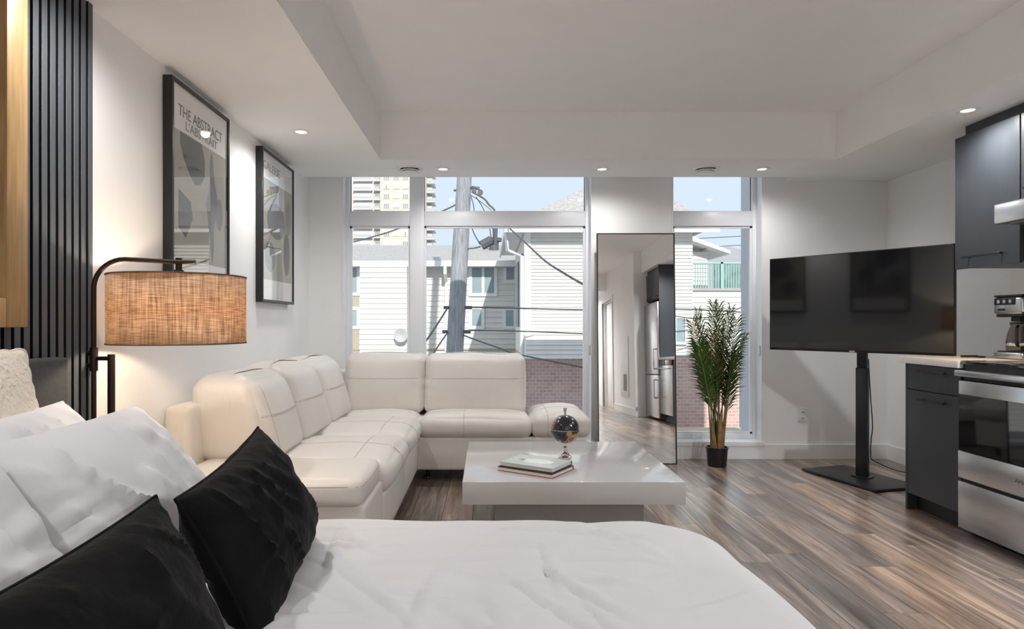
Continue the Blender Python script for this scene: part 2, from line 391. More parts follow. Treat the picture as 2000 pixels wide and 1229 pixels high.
def diffuser(x, y, label):
    t = empty('air_diffuser', (x, y, HS), label, 'diffuser', 'round ceiling air diffusers')
    MB().lathe([(.070, -.002), (.098, -.012), (.103, 0), (.07, 0)], (x, y, HS), 32, ring=True).build('rim', TRIM, t, smooth=True)
    MB().lathe([(.052, -.014), (.072, -.022), (.076, -.016), (.052, -.004)], (x, y, HS), 32, ring=True).build('middle_ring', TRIM, t, smooth=True)
    MB().lathe([(0, -.036), (.040, -.034), (.058, -.026), (.058, -.022), (0, -.018)], (x, y, HS), 32).build('centre_plate', TRIM, t, smooth=True)
    MB().lathe([(0, -.0015), (.07, -.0015), (.07, 0)], (x, y, HS), 24).build('throat', CABDARK, t)
diffuser(-.579, 4.748, 'round white air diffuser over the wide window')
diffuser(1.655, 4.748, 'round white air diffuser over the narrow window')

# ---------------------------------------------------------------- slat panel, gold frame, posters
sp = empty('slat_wall_panel', (XL, 1.2, 0), 'charcoal vertical slat wall panel behind the headboard', 'wall panel')
box('felt_backing', XL, XL + .008, .2, 2.295, 0, HS, FELT, sp)
first = None; y = 2.295 - .026; i = 0
while y > .2:
    if first is None:
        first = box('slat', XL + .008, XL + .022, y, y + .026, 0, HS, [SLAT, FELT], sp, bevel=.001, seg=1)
        for p_ in first.data.polygons: p_.material_index = 0 if p_.normal.x > .5 else 1     # veneered face; sides black as the core, which also paints the gap shade
    else:
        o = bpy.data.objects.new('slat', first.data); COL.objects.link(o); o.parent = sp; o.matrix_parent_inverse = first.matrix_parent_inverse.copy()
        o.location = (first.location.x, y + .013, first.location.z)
    y -= .0395
gf = empty('gold_picture_frame', (XL + .022, 1.4, 1.1), 'large gold wooden frame hanging on the slat panel', 'picture frame')
gx0, gx1, gy0, gy1, gz0, gz1, gw = XL + .023, XL + .075, .75, 1.90, 1.105, 2.20, .085
def bevel_bar(name, a0, a1, b0, b1, m, parent):
    return box(name, gx0, gx1, a0, a1, b0, b1, m, parent, bevel=.006)
bevel_bar('frame_side', gy0, gy0 + gw, gz0, gz1, GOLD, gf); bevel_bar('frame_side', gy1 - gw, gy1, gz0, gz1, GOLD, gf)
bevel_bar('frame_rail', gy0 + gw, gy1 - gw, gz0, gz0 + gw, GOLD, gf); bevel_bar('frame_rail', gy0 + gw, gy1 - gw, gz1 - gw, gz1, GOLD, gf)
box('canvas', gx0, gx0 + .012, gy0 + gw, gy1 - gw, gz0 + gw, gz1 - gw, mat('canvas_brown', (.12, .07, .045), .8, var=.6, vscale=4), gf)

def poster(name, y0, y1, z0, z1, label, title, sub, shapes, foot):
    t = empty(name, (XL, (y0 + y1) / 2, z0), label, 'picture', 'framed posters on the left wall')
    xf, fw = XL + .046, .018
    for a, b_ in ((y0, y0 + fw), (y1 - fw, y1)): box('frame_side', XL + .002, xf, a, b_, z0, z1, BLACK, t, bevel=.0015, seg=1)
    for a, b_ in ((z0, z0 + fw), (z1 - fw, z1)): box('frame_rail', XL + .002, xf, y0 + fw, y1 - fw, a, b_, BLACK, t, bevel=.0015, seg=1)
    iy0, iy1, iz0, iz1 = y0 + fw, y1 - fw, z0 + fw, z1 - fw
    xp = XL + .034
    box('print', XL + .01, xp, iy0, iy1, iz0, iz1, PAPER, t)
    def P(u, z, lift=0): return Vector((xp + lift, iy0 + u * (iy1 - iy0), z))
    for (m_, lift, pts) in shapes:
        MB().poly([P(u, z, lift) for u, z in pts], (.0004, 0, 0)).build('printed_shape', m_, t)
    Mt = lambda u, z: Matrix(((0, 0, 1, xp + .001), (1, 0, 0, iy0 + u * (iy1 - iy0)), (0, 1, 0, z), (0, 0, 0, 1)))
    W_ = iy1 - iy0
    for (s, u, z, size, wd, m_) in title + sub + foot: text_mesh('lettering', s, size, Mt(u, z), m_, t, width=wd * W_)
    box('glass', xf - .006, xf - .004, iy0, iy1, iz0, iz1, PICGLASS, t)
    return t
def ell(cu, cz, ru, rz, n=24, rot=0):
    return [(cu + ru * cos(a) * cos(rot) - rz * sin(a) * sin(rot) * .5, cz + rz * sin(a) * cos(rot) + ru * cos(a) * sin(rot) * .5) for a in [2 * pi * i / n for i in range(n)]]
PB, PT = 1.25, 2.235
sh1 = [(BEIGE, .0002, [(.01, 1.415), (.99, 1.415), (.99, 2.01), (.01, 2.01)]),
       (INK, .0008, [(.13, 2.01), (.50, 2.01), (.56, 1.93), (.55, 1.85), (.47, 1.80), (.38, 1.79), (.30, 1.82), (.20, 1.88), (.13, 1.95)]),
       (GREYINK, .0008, [(.66, 1.97), (.70, 2.0), (.74, 1.86), (.80, 1.78), (.79, 1.70), (.73, 1.60), (.73, 1.50), (.70, 1.42), (.65, 1.55), (.62, 1.64), (.58, 1.72), (.64, 1.80)]),
       (GREYINK, .0008, ell(.84, 1.69, .07, .085)),
       (INK, .0008, [(.10, 1.74), (.30, 1.70), (.34, 1.62), (.22, 1.52), (.10, 1.56)])]
poster('framed_poster', 2.828, 3.462, PB, PT, 'black framed abstract poster hanging above the arc lamp', [('THE ABSTRACT', .10, 2.082, .075, .80, INK)], [("L'ABSTRAIT", .22, 2.030, .060, .58, GREYINK)], sh1, [('IQUE', .57, 1.355, .03, .13, GREYINK)])
sh2 = [(BEIGE, .0002, [(.01, 1.40), (.99, 1.40), (.99, 2.05), (.01, 2.05)]),
       (GREYINK, .0008, ell(.45, 1.80, .30, .12)), (GREYINK, .0008, ell(.86, 1.86, .10, .12)), (INK, .0008, ell(.80, 1.60, .12, .15)), (GREYINK, .0008, ell(.25, 1.55, .16, .10))]
poster('framed_poster', 3.97, 4.62, PB, PT, 'black framed poster hanging above the corner of the sofa', [('GALERIE', .04, 2.11, .075, .52, GREYINK)], [], sh2, [])

# ---------------------------------------------------------------- bed, duvet, pillows
bed = empty('bed', (-.4, 1.1, 0), 'bed with charcoal upholstered headboard against the slat panel', 'bed')
hbx0, hbx1 = XL + .024, XL + .085
box('headboard', hbx0, hbx1, .35, 2.07, .10, 1.007, HEADB, bed, bevel=.012, seg=3)
box('bed_base', hbx1, .60, .42, 1.90, .10, .28, HEADB, bed, bevel=.015)
box('mattress', hbx1 + .01, .58, .44, 1.88, .28, .475, COTTON, bed, bevel=.04, seg=4)
for (a, b_) in ((-1.28, .5), (-1.28, 1.82), (.52, .5), (.52, 1.82)): MB().lathe([(.022, 0), (.03, .1)], (a, b_, 0), 14).build('leg', BLACK, bed, smooth=True)
def duvet():
    X0, X1, Y0, Y1, Rc, r = -1.22, .585, .42, 1.865, .14, .095
    cx, cy, hx, hy = (X0 + X1) / 2, (Y0 + Y1) / 2, (X1 - X0) / 2 - Rc, (Y1 - Y0) / 2 - Rc
    nx, ny, ext = 290, 290, .46
    rc = random.Random(5); creases = []
    for _ in range(46):
        a = rc.choice((rc.gauss(-.75, .25), rc.gauss(.15, .2), rc.gauss(1.9, .3)))
        creases.append((rc.uniform(-.6, .55), rc.uniform(.75, 1.8), cos(a), sin(a), rc.uniform(.10, .34), rc.uniform(.003, .008), rc.uniform(.009, .018), rc.uniform(-.5, .5)))
    vs = []; fs = []
    for j in range(ny + 1):
        for i in range(nx + 1):
            u = X0 + (X1 + ext - X0) * i / nx; v = Y0 - ext + (Y1 - Y0 + 2 * ext) * j / ny
            du, dv = u - cx, v - cy
            ax, ay = max(abs(du) - hx, 0) * (1 if du > 0 else 0), max(abs(dv) - hy, 0)
            dist = sqrt(ax * ax + ay * ay); e = max(0, dist - Rc)
            dirx = (ax / dist) if dist > 1e-6 else 0; diry = math.copysign(ay / dist, dv) if dist > 1e-6 else 0
            bx, by = u - dirx * e, v - diry * e
            e = min(e, ext)
            if e < r * pi / 2: hh, dr = r * sin(e / r), r * (1 - cos(e / r))
            else: hh, dr = r + .06 * (e - r * pi / 2), r + (e - r * pi / 2)
            P = Vector((u * 2.2, v * 2.2, 3.1))
            zz = .012 * noise.noise(P) + .008 * noise.noise(P * 2.3)
            # creases
            q1 = noise.noise(Vector((u * 1.1 + 5, v * 1.1, 0))); cr1 = abs(noise.noise(Vector(((u * .8 - v * 1.6) * 3.2 + q1, (u + v) * .9, 7))))
            cr2 = abs(noise.noise(Vector(((u * .4 + v * 1.9) * 3.0 + q1, (u - v) * .8, 17))))
            zz += .013 * max(0, .14 - cr1) / .14 * max(0, .3 + noise.noise(Vector((u * 2, v * 2, 9)))) + .012 * max(0, .12 - cr2) / .12 * max(0, .25 + noise.noise(Vector((u * 2.2, v * 2.1, 29))))
            for (ccx, ccy, ca, sa, ln, am, wd, kv) in creases:
                dx, dy = u - ccx, v - ccy; al = dx * ca + dy * sa
                if abs(al) < ln:
                    ac = -dx * sa + dy * ca - kv * al * al
                    if abs(ac) < 4 * wd: zz += am * (1 - (al / ln) ** 2) * (math.exp(-(ac / wd) ** 2) - .55 * math.exp(-((ac - 1.8 * wd) / (1.2 * wd)) ** 2))
            ph = (bx + by * 1.3) * 16 + 3 * noise.noise(Vector((u * 3, v * 3, 1)))
            wave = .012 * sin(ph) * min(1, max(0, (e - .08) / .2))
            vs.append((bx + dirx * (hh + wave), by + diry * (hh + wave), .508 + zz - dr))
    for j in range(ny):
        for i in range(nx):
            a = j * (nx + 1) + i; fs.append((a, a + 1, a + nx + 2, a + nx + 1))
    o = MB().add(vs, fs).build('duvet', COTTON, None, smooth=True)
    md = o.modifiers.new('thickness', 'SOLIDIFY'); md.thickness = .018; md.offset = 1
    return tag(o, 'white wrinkled duvet spread over the bed', 'duvet')
duvet()
def pillow(name, centre, W_, Ht, T, lean, yaw, m, label, cat, group=None, ear=.05, wr=.010, seed=1, roll=0, scallop=0, p=2.4):
    """W_ along the wall, Ht height, T thickness; leans back by `lean` (deg) about the y axis"""
    n = 44
    M = Matrix.Translation(Vector(centre)) @ Matrix.Rotation(R(yaw), 4, 'Z') @ Matrix.Rotation(R(-lean), 4, 'Y') @ Matrix.Rotation(R(roll), 4, 'X')
    vs = []; fs = []
    def surf(u, v, s):
        au, av = abs(u), abs(v)
        inu = 1 - ear * (1 - av ** 2) * au ** 2; inv = 1 - ear * (1 - au ** 2) * av ** 2
        y = u * W_ / 2 * inu; z = v * Ht / 2 * inv
        if scallop: k_ = 1 + scallop * abs(sin(6 * pi * (v if au > av else u))) * max(au, av) ** 8; y *= k_; z *= k_
        t = (max(0, 1 - au ** p) * max(0, 1 - av ** p)) ** .5
        x = s * T / 2 * t
        sag = -.03 * T * 0
        e = max(au, av)
        a1 = noise.noise(Vector((y * 5 + seed, z * 5, s * 2 + seed))); ang = math.atan2(v, u)
        rad = noise.noise(Vector((ang * 5 + seed, e * 1.5, seed * 3 + s)))
        cr_ = abs(noise.noise(Vector((y * 9 + z * 5 + seed, z * 3 - y * 2, seed))))
        x += s * wr * (a1 * t + 1.5 * rad * e ** 2 * t + 1.1 * max(0, .15 - cr_) / .15 * t)
        return M @ Vector((x, y, z))
    idx = {}
    for s in (1, -1):
        for i in range(n + 1):
            for j in range(n + 1):
                edge = i in (0, n) or j in (0, n)
                k_ = (i, j, 0 if edge else s)
                if k_ in idx: continue
                f_ = lambda q: math.copysign(1 - (1 - abs(-1 + 2 * q / n)) ** 1.35, -1 + 2 * q / n)
                idx[k_] = len(vs); vs.append(surf(f_(i), f_(j), 0 if edge else s))
    for s in (1, -1):
        g = lambda i, j: idx[(i, j, 0 if (i in (0, n) or j in (0, n)) else s)]
        for i in range(n):
            for j in range(n):
                q = (g(i, j), g(i + 1, j), g(i + 1, j + 1), g(i, j + 1)); fs.append(q if s > 0 else q[::-1])
    t = empty(name, centre, label, cat, group)
    o = MB().add(vs, fs).build('cover', m, t, smooth=True)
    loop = [idx[(i, 0, 0)] for i in range(n)] + [idx[(n, j, 0)] for j in range(n)] + [idx[(i, n, 0)] for i in range(n, 0, -1)] + [idx[(0, j, 0)] for j in range(n, -1, -1)]
    MB().tube([vs[k_] for k_ in loop], .0035, 6).build('seam_piping', m, t, smooth=True)
    return t
pillow('quilted_sham', (-1.285, 1.50, .765), .66, .56, .11, 12, 0, QUILT, 'cream quilted sham with scalloped edge leaning on the headboard', 'pillow', ear=.01, wr=.004, seed=3, scallop=.018)
pillow('bed_pillow', (-1.13, 1.60, .690), .70, .46, .17, 36, 6, COTTON, 'white cotton pillow tucked against the charcoal headboard beside the lamp post', 'pillow', 'white bed pillows', seed=11, wr=.016)
pillow('bed_pillow', (-.89, 1.53, .690), .72, .46, .19, 38, 3, COTTON, 'white cotton pillow behind the black cushion at the sofa side', 'pillow', 'white bed pillows', seed=23, wr=.018)
pillow('bed_pillow', (-.81, .82, .690), .70, .46, .19, 36, -3, COTTON, 'white cotton pillow behind the black cushion on the side away from the sofa', 'pillow', 'white bed pillows', seed=37, wr=.016)
pillow('velvet_cushion', (-.53, 1.46, .662), .58, .335, .17, 25, 4, VELVET, 'black velvet cushion standing upright at the sofa side of the bed', 'cushion', 'black velvet cushions', seed=41, ear=.08, wr=.014, roll=4)
pillow('velvet_cushion', (-.55, .88, .650), .58, .31, .17, 26, -2, VELVET, 'black velvet cushion on the side of the bed away from the sofa', 'cushion', 'black velvet cushions', seed=57, ear=.08, wr=.014, roll=2)

# ---------------------------------------------------------------- floor lamp
lp = empty('arc_floor_lamp', (-1.385, 2.27, 0), 'bronze arc floor lamp with tan linen drum shade', 'floor lamp')
ly = 2.27; px0 = -1.415
MB().lathe([(0, 0), (.13, 0), (.13, .012), (.12, .02), (0, .02)], (-1.31, ly, 0), 36).build('base', BRONZE, lp, smooth=True)
arc = [(px0, ly, .60), (px0, ly, 1.25)]
for a in range(0, 91, 10): arc.append((px0 + .10 - .10 * cos(R(a)), ly + .02 * a / 90, 1.25 + .10 * sin(R(a))))
arc += [(-1.15, ly + .07, 1.345), (-1.085, ly + .08, 1.345)]
MB().tube(arc, .0085, 12).build('arm', BRONZE, lp, smooth=True)
MB().tube([(-1.352, ly, .02), (-1.352, ly, 1.005)], .0125, 14).build('post', BRONZE, lp, smooth=True)
MB().tube([(-1.352, ly, .99), (px0, ly, .99)], .008, 10).build('cross_bar', BRONZE, lp, smooth=True)
MB().tube([(px0, ly, .945), (px0, ly, 1.03)], .0135, 12).build('clamp_sleeve', BRONZE, lp, smooth=True)
for z in (.965, 1.01): MB().lathe([(0, 0), (.006, 0), (.006, .012), (.0095, .012), (.0095, .026), (0, .026)], (px0 - .036, ly, z), 12, 'x').build('clamp_screw', BLACK, lp, smooth=True)
scx, scy = -1.148, ly + .08
MB().lathe([(0, 0), (.018, 0), (.018, .03), (.012, .03), (.012, .075), (0, .075)], (scx, scy, 1.285), 16).build('socket', BRONZE, lp, smooth=True)
def linen():
    m = bpy.data.materials.new('linen_shade'); m.use_nodes = True; n, l = nodes_of(m); n.remove(n['Principled BSDF'])
    tc = n.new('ShaderNodeTexCoord')
    fac = None
    for sc in ((18, 18, 330), (190, 190, 9)):
        mp = n.new('ShaderNodeMapping'); mp.inputs['Scale'].default_value = sc; l.new(tc.outputs['Object'], mp.inputs[0])
        nz = n.new('ShaderNodeTexNoise'); nz.inputs['Scale'].default_value = 1; nz.inputs['Detail'].default_value = 3; l.new(mp.outputs[0], nz.inputs['Vector'])
        if fac is None: fac = nz.outputs['Fac']
        else:
            mm = n.new('ShaderNodeMath'); mm.operation = 'ADD'; l.new(fac, mm.inputs[0]); l.new(nz.outputs['Fac'], mm.inputs[1]); fac = mm.outputs[0]
    cr = n.new('ShaderNodeValToRGB'); cr.color_ramp.elements[0].position = .36; cr.color_ramp.elements[1].position = .62
    mm = n.new('ShaderNodeMath'); mm.operation = 'MULTIPLY'; mm.inputs[1].default_value = .5; l.new(fac, mm.inputs[0]); l.new(mm.outputs[0], cr.inputs[0])
    cr.color_ramp.elements[0].color = (.36, .235, .15, 1); cr.color_ramp.elements[1].color = (.80, .63, .47, 1)
    d = n.new('ShaderNodeBsdfDiffuse'); t = n.new('ShaderNodeBsdfTranslucent'); mx = n.new('ShaderNodeMixShader'); mx.inputs[0].default_value = .45
    l.new(cr.outputs[0], d.inputs[0]); l.new(cr.outputs[0], t.inputs[0]); l.new(d.outputs[0], mx.inputs[1]); l.new(t.outputs[0], mx.inputs[2]); l.new(mx.outputs[0], n['Material Output'].inputs[0])
    return m
sh = MB(); n_ = 64; z0, z1 = 1.043, 1.291
ring = [(scx + .236 * cos(2 * pi * i / n_), scy + .236 * sin(2 * pi * i / n_)) for i in range(n_)]
sh.add([(x, y, z0) for x, y in ring] + [(x, y, z1) for x, y in ring], [(i, (i + 1) % n_, n_ + (i + 1) % n_, n_ + i) for i in range(n_)])
so = sh.build('shade', linen(), lp, smooth=True)
md = so.modifiers.new('thickness', 'SOLIDIFY'); md.thickness = .002
for z in (z0, z1): MB().tube([(scx + .2365 * cos(2 * pi * i / n_), scy + .2365 * sin(2 * pi * i / n_), z) for i in range(n_ + 1)], .0025, 6).build('shade_rim', mat('shade_trim', (.12, .08, .05), .8), so, smooth=True)
for a in (0, 120, 240): MB().tube([(scx, scy, 1.287), (scx + .234 * cos(R(a)), scy + .234 * sin(R(a)), 1.287)], .002, 6).build('spider_arm', BRONZE, so)
MB().lathe([(0, -.06), (.02, -.055), (.03, -.03), (.026, -.005), (.014, .015), (.013, .03)], (scx, scy, 1.25), 16).build('bulb', mat('bulb_glow', (1, .9, .7), .3, emit=(1, .72, .42, 12)), lp, smooth=True)
ld = bpy.data.lights.new('lamp_bulb', 'POINT'); lo = bpy.data.objects.new('lamp_bulb', ld); COL.objects.link(lo)
ld.energy = LAMP_W; ld.color = (1, .80, .58); ld.shadow_soft_size = .03; lo.location = (scx, scy, 1.15); lo.parent = lp; lo.matrix_parent_inverse = Matrix.Translation(-Vector(lp.location))

# ---------------------------------------------------------------- sectional sofa
so_ = empty('sectional_sofa', (-.9, 3.9, 0), 'cream leather corner sofa with adjustable low arms', 'sofa')
def cushion(name, b, r, bulge, warp=None, wr=.004, seed=0, n=18, ws=5):
    f = soft_map(*b, r, bulge, warp, wr, ws, seed); return f, soft_obj(name, f, LEATHER, so_, n)
# bases
box('base_panel', -1.40, -.483, 2.53, 2.94, .086, .385, LEATHER, so_, bevel=.018, seg=4)
box('base_panel', -1.40, -.478, 2.945, 3.72, .086, .315, LEATHER, so_, bevel=.02, seg=4)
box('base_panel', -1.40, -.478, 3.722, 4.42, .086, .315, LEATHER, so_, bevel=.02, seg=4)
box('base_panel', -1.40, .70, 4.40, 4.98, .086, .315, LEATHER, so_, bevel=.016, seg=4)
box('back_frame', -1.44, -1.32, 2.80, 5.09, .086, .745, LEATHER, so_, bevel=.03, seg=4)
box('back_frame', -1.32, .31, 4.97, 5.09, .086, .745, LEATHER, so_, bevel=.03, seg=4)
# arm pads
f, o = cushion('arm_pad', (-1.31, -.498, 2.515, 2.955, .372, .488), .035, (.01, .012, .012), wr=.003, seed=5)
stitch(f, [(-.9, -1, .55), (.97, -1, .55)], o); stitch(f, [(1, -.95, .55), (1, .95, .55)], o)
def armr(q, p):
    t = max(0, (q.x - .33) / .42); q.z += .022 * sin(min(1, t) * pi * .75) * (1 if p[2] > 0 else .15) - .05 * max(0, t - .6) * (p[2] > 0); return q
f, o = cushion('arm_pad', (.315, .735, 4.385, 4.97, .300, .470), .065, (.01, .012, .012), armr, wr=.004, seed=9)
stitch(f, [(-.45, -1, -.9), (-.45, -1, .6), (-.45, -.6, 1), (-.45, .9, 1)], o); stitch(f, [(-.9, -.2, 1), (.9, -.2, 1)], o)
# seats
def seat(b, seed, axis):
    def wp(q, p):
        q.z += .012 * noise.noise(Vector((q.x * 4 + seed, q.y * 4, 1))) * (p[2] > 0); return q
    f, o = cushion('seat_cushion', b, .075, (.012 if axis == 'x' else 0, .012 if axis == 'y' else 0, .028), wp, .004, seed)
    return f, o
f, o = seat((-1.12, -.452, 2.95, 3.70, .298, .462), 1, 'x'); stitch(f, [(-.6, -.0, 1), (.9, 0, 1), (1, 0, .5), (1, 0, -.9)], o); stitch(f, [(.45, -.9, 1), (.45, .9, 1)], o)
f, o = seat((-1.12, -.452, 3.70, 4.40, .298, .462), 2, 'x'); stitch(f, [(-.6, -.0, 1), (.9, 0, 1), (1, 0, .5), (1, 0, -.9)], o); stitch(f, [(.45, -.9, 1), (.45, .9, 1)], o)
f, o = seat((-1.12, -.47, 4.40, 4.80, .298, .458), 3, 'x')
f, o = seat((-.478, .325, 4.375, 4.80, .298, .462), 4, 'y'); stitch(f, [(-.2, -1, -.9), (-.2, -1, .6), (-.2, -.5, 1), (-.2, .6, 1)], o); stitch(f, [(-.9, -.2, 1), (.9, -.2, 1)], o)
box('corner_filler', -.62, -.36, 4.46, 4.76, .30, .432, LEATHER, so_, bevel=.02, seg=3)
# back cushions, left run
def lean_l(q, p):
    t = (q.z - .45) / .43; q.x -= .13 * t * (1 if p[0] > 0 else .25); q.z += .012 * noise.noise(Vector((q.y * 4, q.x * 3, 2))) * max(0, t); return q
for i, (a, b_, zt) in enumerate(((2.92, 3.44, .862), (3.44, 4.04, .872), (4.04, 4.64, .872))):
    f, o = cushion('back_cushion', (-1.36, -.97, a, b_, .445, zt), .078, (.03, .012, .02), lean_l, .007, 20 + i, 22)
    stitch(f, [(1, -.95, .12), (1, .95, .12)], o); stitch(f, [(1, -.96, .09), (1, .96, .09)], o)
    if i == 0: stitch(f, [(1, -.70, -.9), (1, -.70, .8)], o)
def lean_b(q, p):
    t = (q.z - .45) / .43; q.y += .11 * t * (1 if p[1] < 0 else .2); q.z += .008 * noise.noise(Vector((q.x * 4, q.y * 3, 5))) * max(0, t)
    e = max(0, abs(p[0]) - .72) / .28
    q.y += .007 * sin(q.z * 150 + 3 * noise.noise(Vector((q.z * 9, q.x * 3, 1)))) * e * (1 - abs(p[2])) * (p[1] < 0); return q
for i, (a, b_) in enumerate(((-1.06, -.463), (-.460, .292))):
    f, o = cushion('back_cushion', (a, b_, 4.625, 5.0, .445, .878), .055, (.012, .035, .012), lean_b, .005, 30 + i, 26)
    stitch(f, [(-.97, -1, .2), (.97, -1, .2)], o)
for (x, y) in ((-.42, 4.52), (.60, 4.52), (.60, 4.9), (-.55, 2.62), (-.55, 4.25), (-1.34, 2.62), (-1.34, 4.95)):
    lg = MB().lathe([(.0125, 0), (.0125, .004), (.014, .006), (.017, .088)], (x, y, 0), 14).build('leg', BLACK, so_, smooth=True)
    MB().lathe([(.016, .008), (.016, .014)], (x, y, 0), 14).build('leg_cap', CHROME, lg, smooth=True)

# ---------------------------------------------------------------- coffee table, books, globe
TZ = .37
ct = empty('coffee_table', (.41, 3.46, 0), 'low square white coffee table on recessed grey plinth', 'coffee table')
box('table_top', -.113, .938, 2.96, 3.965, TZ - .108, TZ, TABLE, ct, bevel=.003)
box('plinth', .043, .778, 3.11, 3.80, 0, TZ - .108, TABLEB, ct, bevel=.003)
def book(name, cx, cy, z, ang, L, W_, th, cover, label, art=False):
    M = Matrix.Translation(Vector((cx, cy, z))) @ Matrix.Rotation(R(ang), 4, 'Z')
    t = empty(name, (cx, cy, z), label, 'book', 'books on the coffee table')
    box('page_block', -L / 2 + .004, L / 2 - .004, -W_ / 2 + .004, W_ / 2 - .002, .0028, th - .0028, mat('book_pages', (.74, .71, .68), .8, var=.06, vscale=200, stretch=(.1, .1, 6)), t, M=M)
    box('back_cover', -L / 2, L / 2, -W_ / 2, W_ / 2, 0, .0028, cover[0], t, M=M)
    c = box('front_cover', -L / 2, L / 2, -W_ / 2, W_ / 2, th - .0028, th, cover[1], t, M=M)
    box('spine', -L / 2, L / 2, W_ / 2 - .002, W_ / 2 + .001, 0, th, cover[0], t, M=M)
    if art:
        def Pm(u, v): return M @ Vector((u, v, th))
        pt = [(-.055, -.03), (-.02, -.052), (.05, -.045), (.095, -.02), (.09, .03), (.03, .045), (-.02, .04), (-.06, .02)]
        MB().poly([Pm(u, v) for u, v in pt], (0, 0, .0003)).build('cover_picture', mat('cover_white', (.85, .86, .83), .4, var=.08, vscale=30), c)
        pt = [(-.10, -.01), (-.06, -.02), (-.06, .01), (-.09, .012)]
        MB().poly([Pm(u, v) for u, v in pt], (0, 0, .0003)).build('cover_picture', mat('cover_grey', (.30, .33, .33), .5), c)
RED = mat('book_red', (.45, .04, .05), .5, var=.5, vscale=12); DARKC = mat('book_black', (.03, .025, .03), .45, var=.3); PALE = mat('book_pale', (.56, .62, .62), .35, var=.06, vscale=10)
book('hardcover_book', .250, 3.20, TZ, -34, .312, .232, .021, (RED, DARKC), 'red edged hardcover book lying under the pale book')
book('hardcover_book', .252, 3.212, TZ + .0212, -32.5, .300, .220, .022, (DARKC, PALE), 'pale covered hardcover book on top of the red edged one', True)
gx, gy = .437, 3.50
gl = empty('desk_globe', (gx, gy, TZ), 'small dark blue and gold globe on a silver stand', 'globe')
MB().lathe([(0, 0), (.037, 0), (.038, .004), (.034, .008), (.026, .012), (.022, .02), (.024, .024), (.014, .032), (.009, .042), (.012, .05), (.013, .056), (.007, .064), (.009, .08), (0, .08)], (gx, gy, TZ), 28).build('stand', CHROME, gl, smooth=True)
def globemat():
    m = bpy.data.materials.new('globe_map'); m.use_nodes = True; n, l = nodes_of(m); b = n['Principled BSDF']
    tc = n.new('ShaderNodeTexCoord'); nz = n.new('ShaderNodeTexNoise'); nz.inputs['Scale'].default_value = 11; nz.inputs['Detail'].default_value = 5; nz.inputs['Roughness'].default_value = .55
    l.new(tc.outputs['Object'], nz.inputs['Vector'])
    cr = n.new('ShaderNodeValToRGB'); cr.color_ramp.interpolation = 'CONSTANT'; e = cr.color_ramp.elements
    e[0].color = (.012, .014, .022, 1); e[1].position = .53; e[1].color = (.40, .24, .09, 1); x = e.new(.60); x.color = (.25, .06, .04, 1); x = e.new(.64); x.color = (.42, .30, .16, 1); x = e.new(.42); x.color = (.035, .04, .05, 1)
    l.new(nz.outputs['Fac'], cr.inputs[0]); l.new(cr.outputs[0], b.inputs['Base Color']); b.inputs['Roughness'].default_value = .22; b.inputs['Metallic'].default_value = .35; b.inputs['Coat Weight'].default_value = .6
    return m
sp_ = [(.0801 * sin(pi * i / 24), -.08 * cos(pi * i / 24)) for i in range(25)]; sp_[0] = (0, -.08); sp_[-1] = (0, .08)
gz = TZ + .08 + .077
MB().lathe(sp_, (gx, gy, gz), 36).build('globe_ball', globemat(), gl, smooth=True)
MB().tube([(gx + .0812 * cos(a), gy + .0812 * sin(a), gz) for a in [2 * pi * i / 40 for i in range(41)]], .0012, 6).build('equator_ring', CHROME, gl, smooth=True)
MB().lathe([(0, 0), (.007, 0), (.006, .012), (.010, .036), (.011, .042), (0, .042)], (gx, gy, gz + .078), 16).build('finial', CHROME, gl, smooth=True)

# ---------------------------------------------------------------- standing mirror
mt = empty('standing_mirror', (1.19, 4.98, 0), 'tall thin black framed mirror standing between the windows', 'mirror')
tilt = 2.1
Mm = Matrix.Translation(Vector((1.193, 4.965, 0))) @ Matrix.Rotation(R(-tilt), 4, 'X')
mw, mh, ft = .311, 1.835, .008
for a, b_ in ((-mw, -mw + ft), (mw - ft, mw)): box('frame_side', a, b_, 0, .028, 0, mh, BLACK, mt, M=Mm)
for a, b_ in ((0, ft), (mh - ft, mh)): box('frame_rail', -mw + ft, mw - ft, 0, .028, a, b_, BLACK, mt, M=Mm)
box('mirror_glass', -mw + ft, mw - ft, .006, .012, ft, mh - ft, MIRROR, mt, M=Mm)
box('backing', -mw + ft, mw - ft, .013, .024, ft, mh - ft, CABDARK, mt, M=Mm)
MB().tube([Mm @ Vector((0, .028, 1.2)), (1.193, 5.13, .0)], .010, 8).build('prop_leg', BLACK, mt)

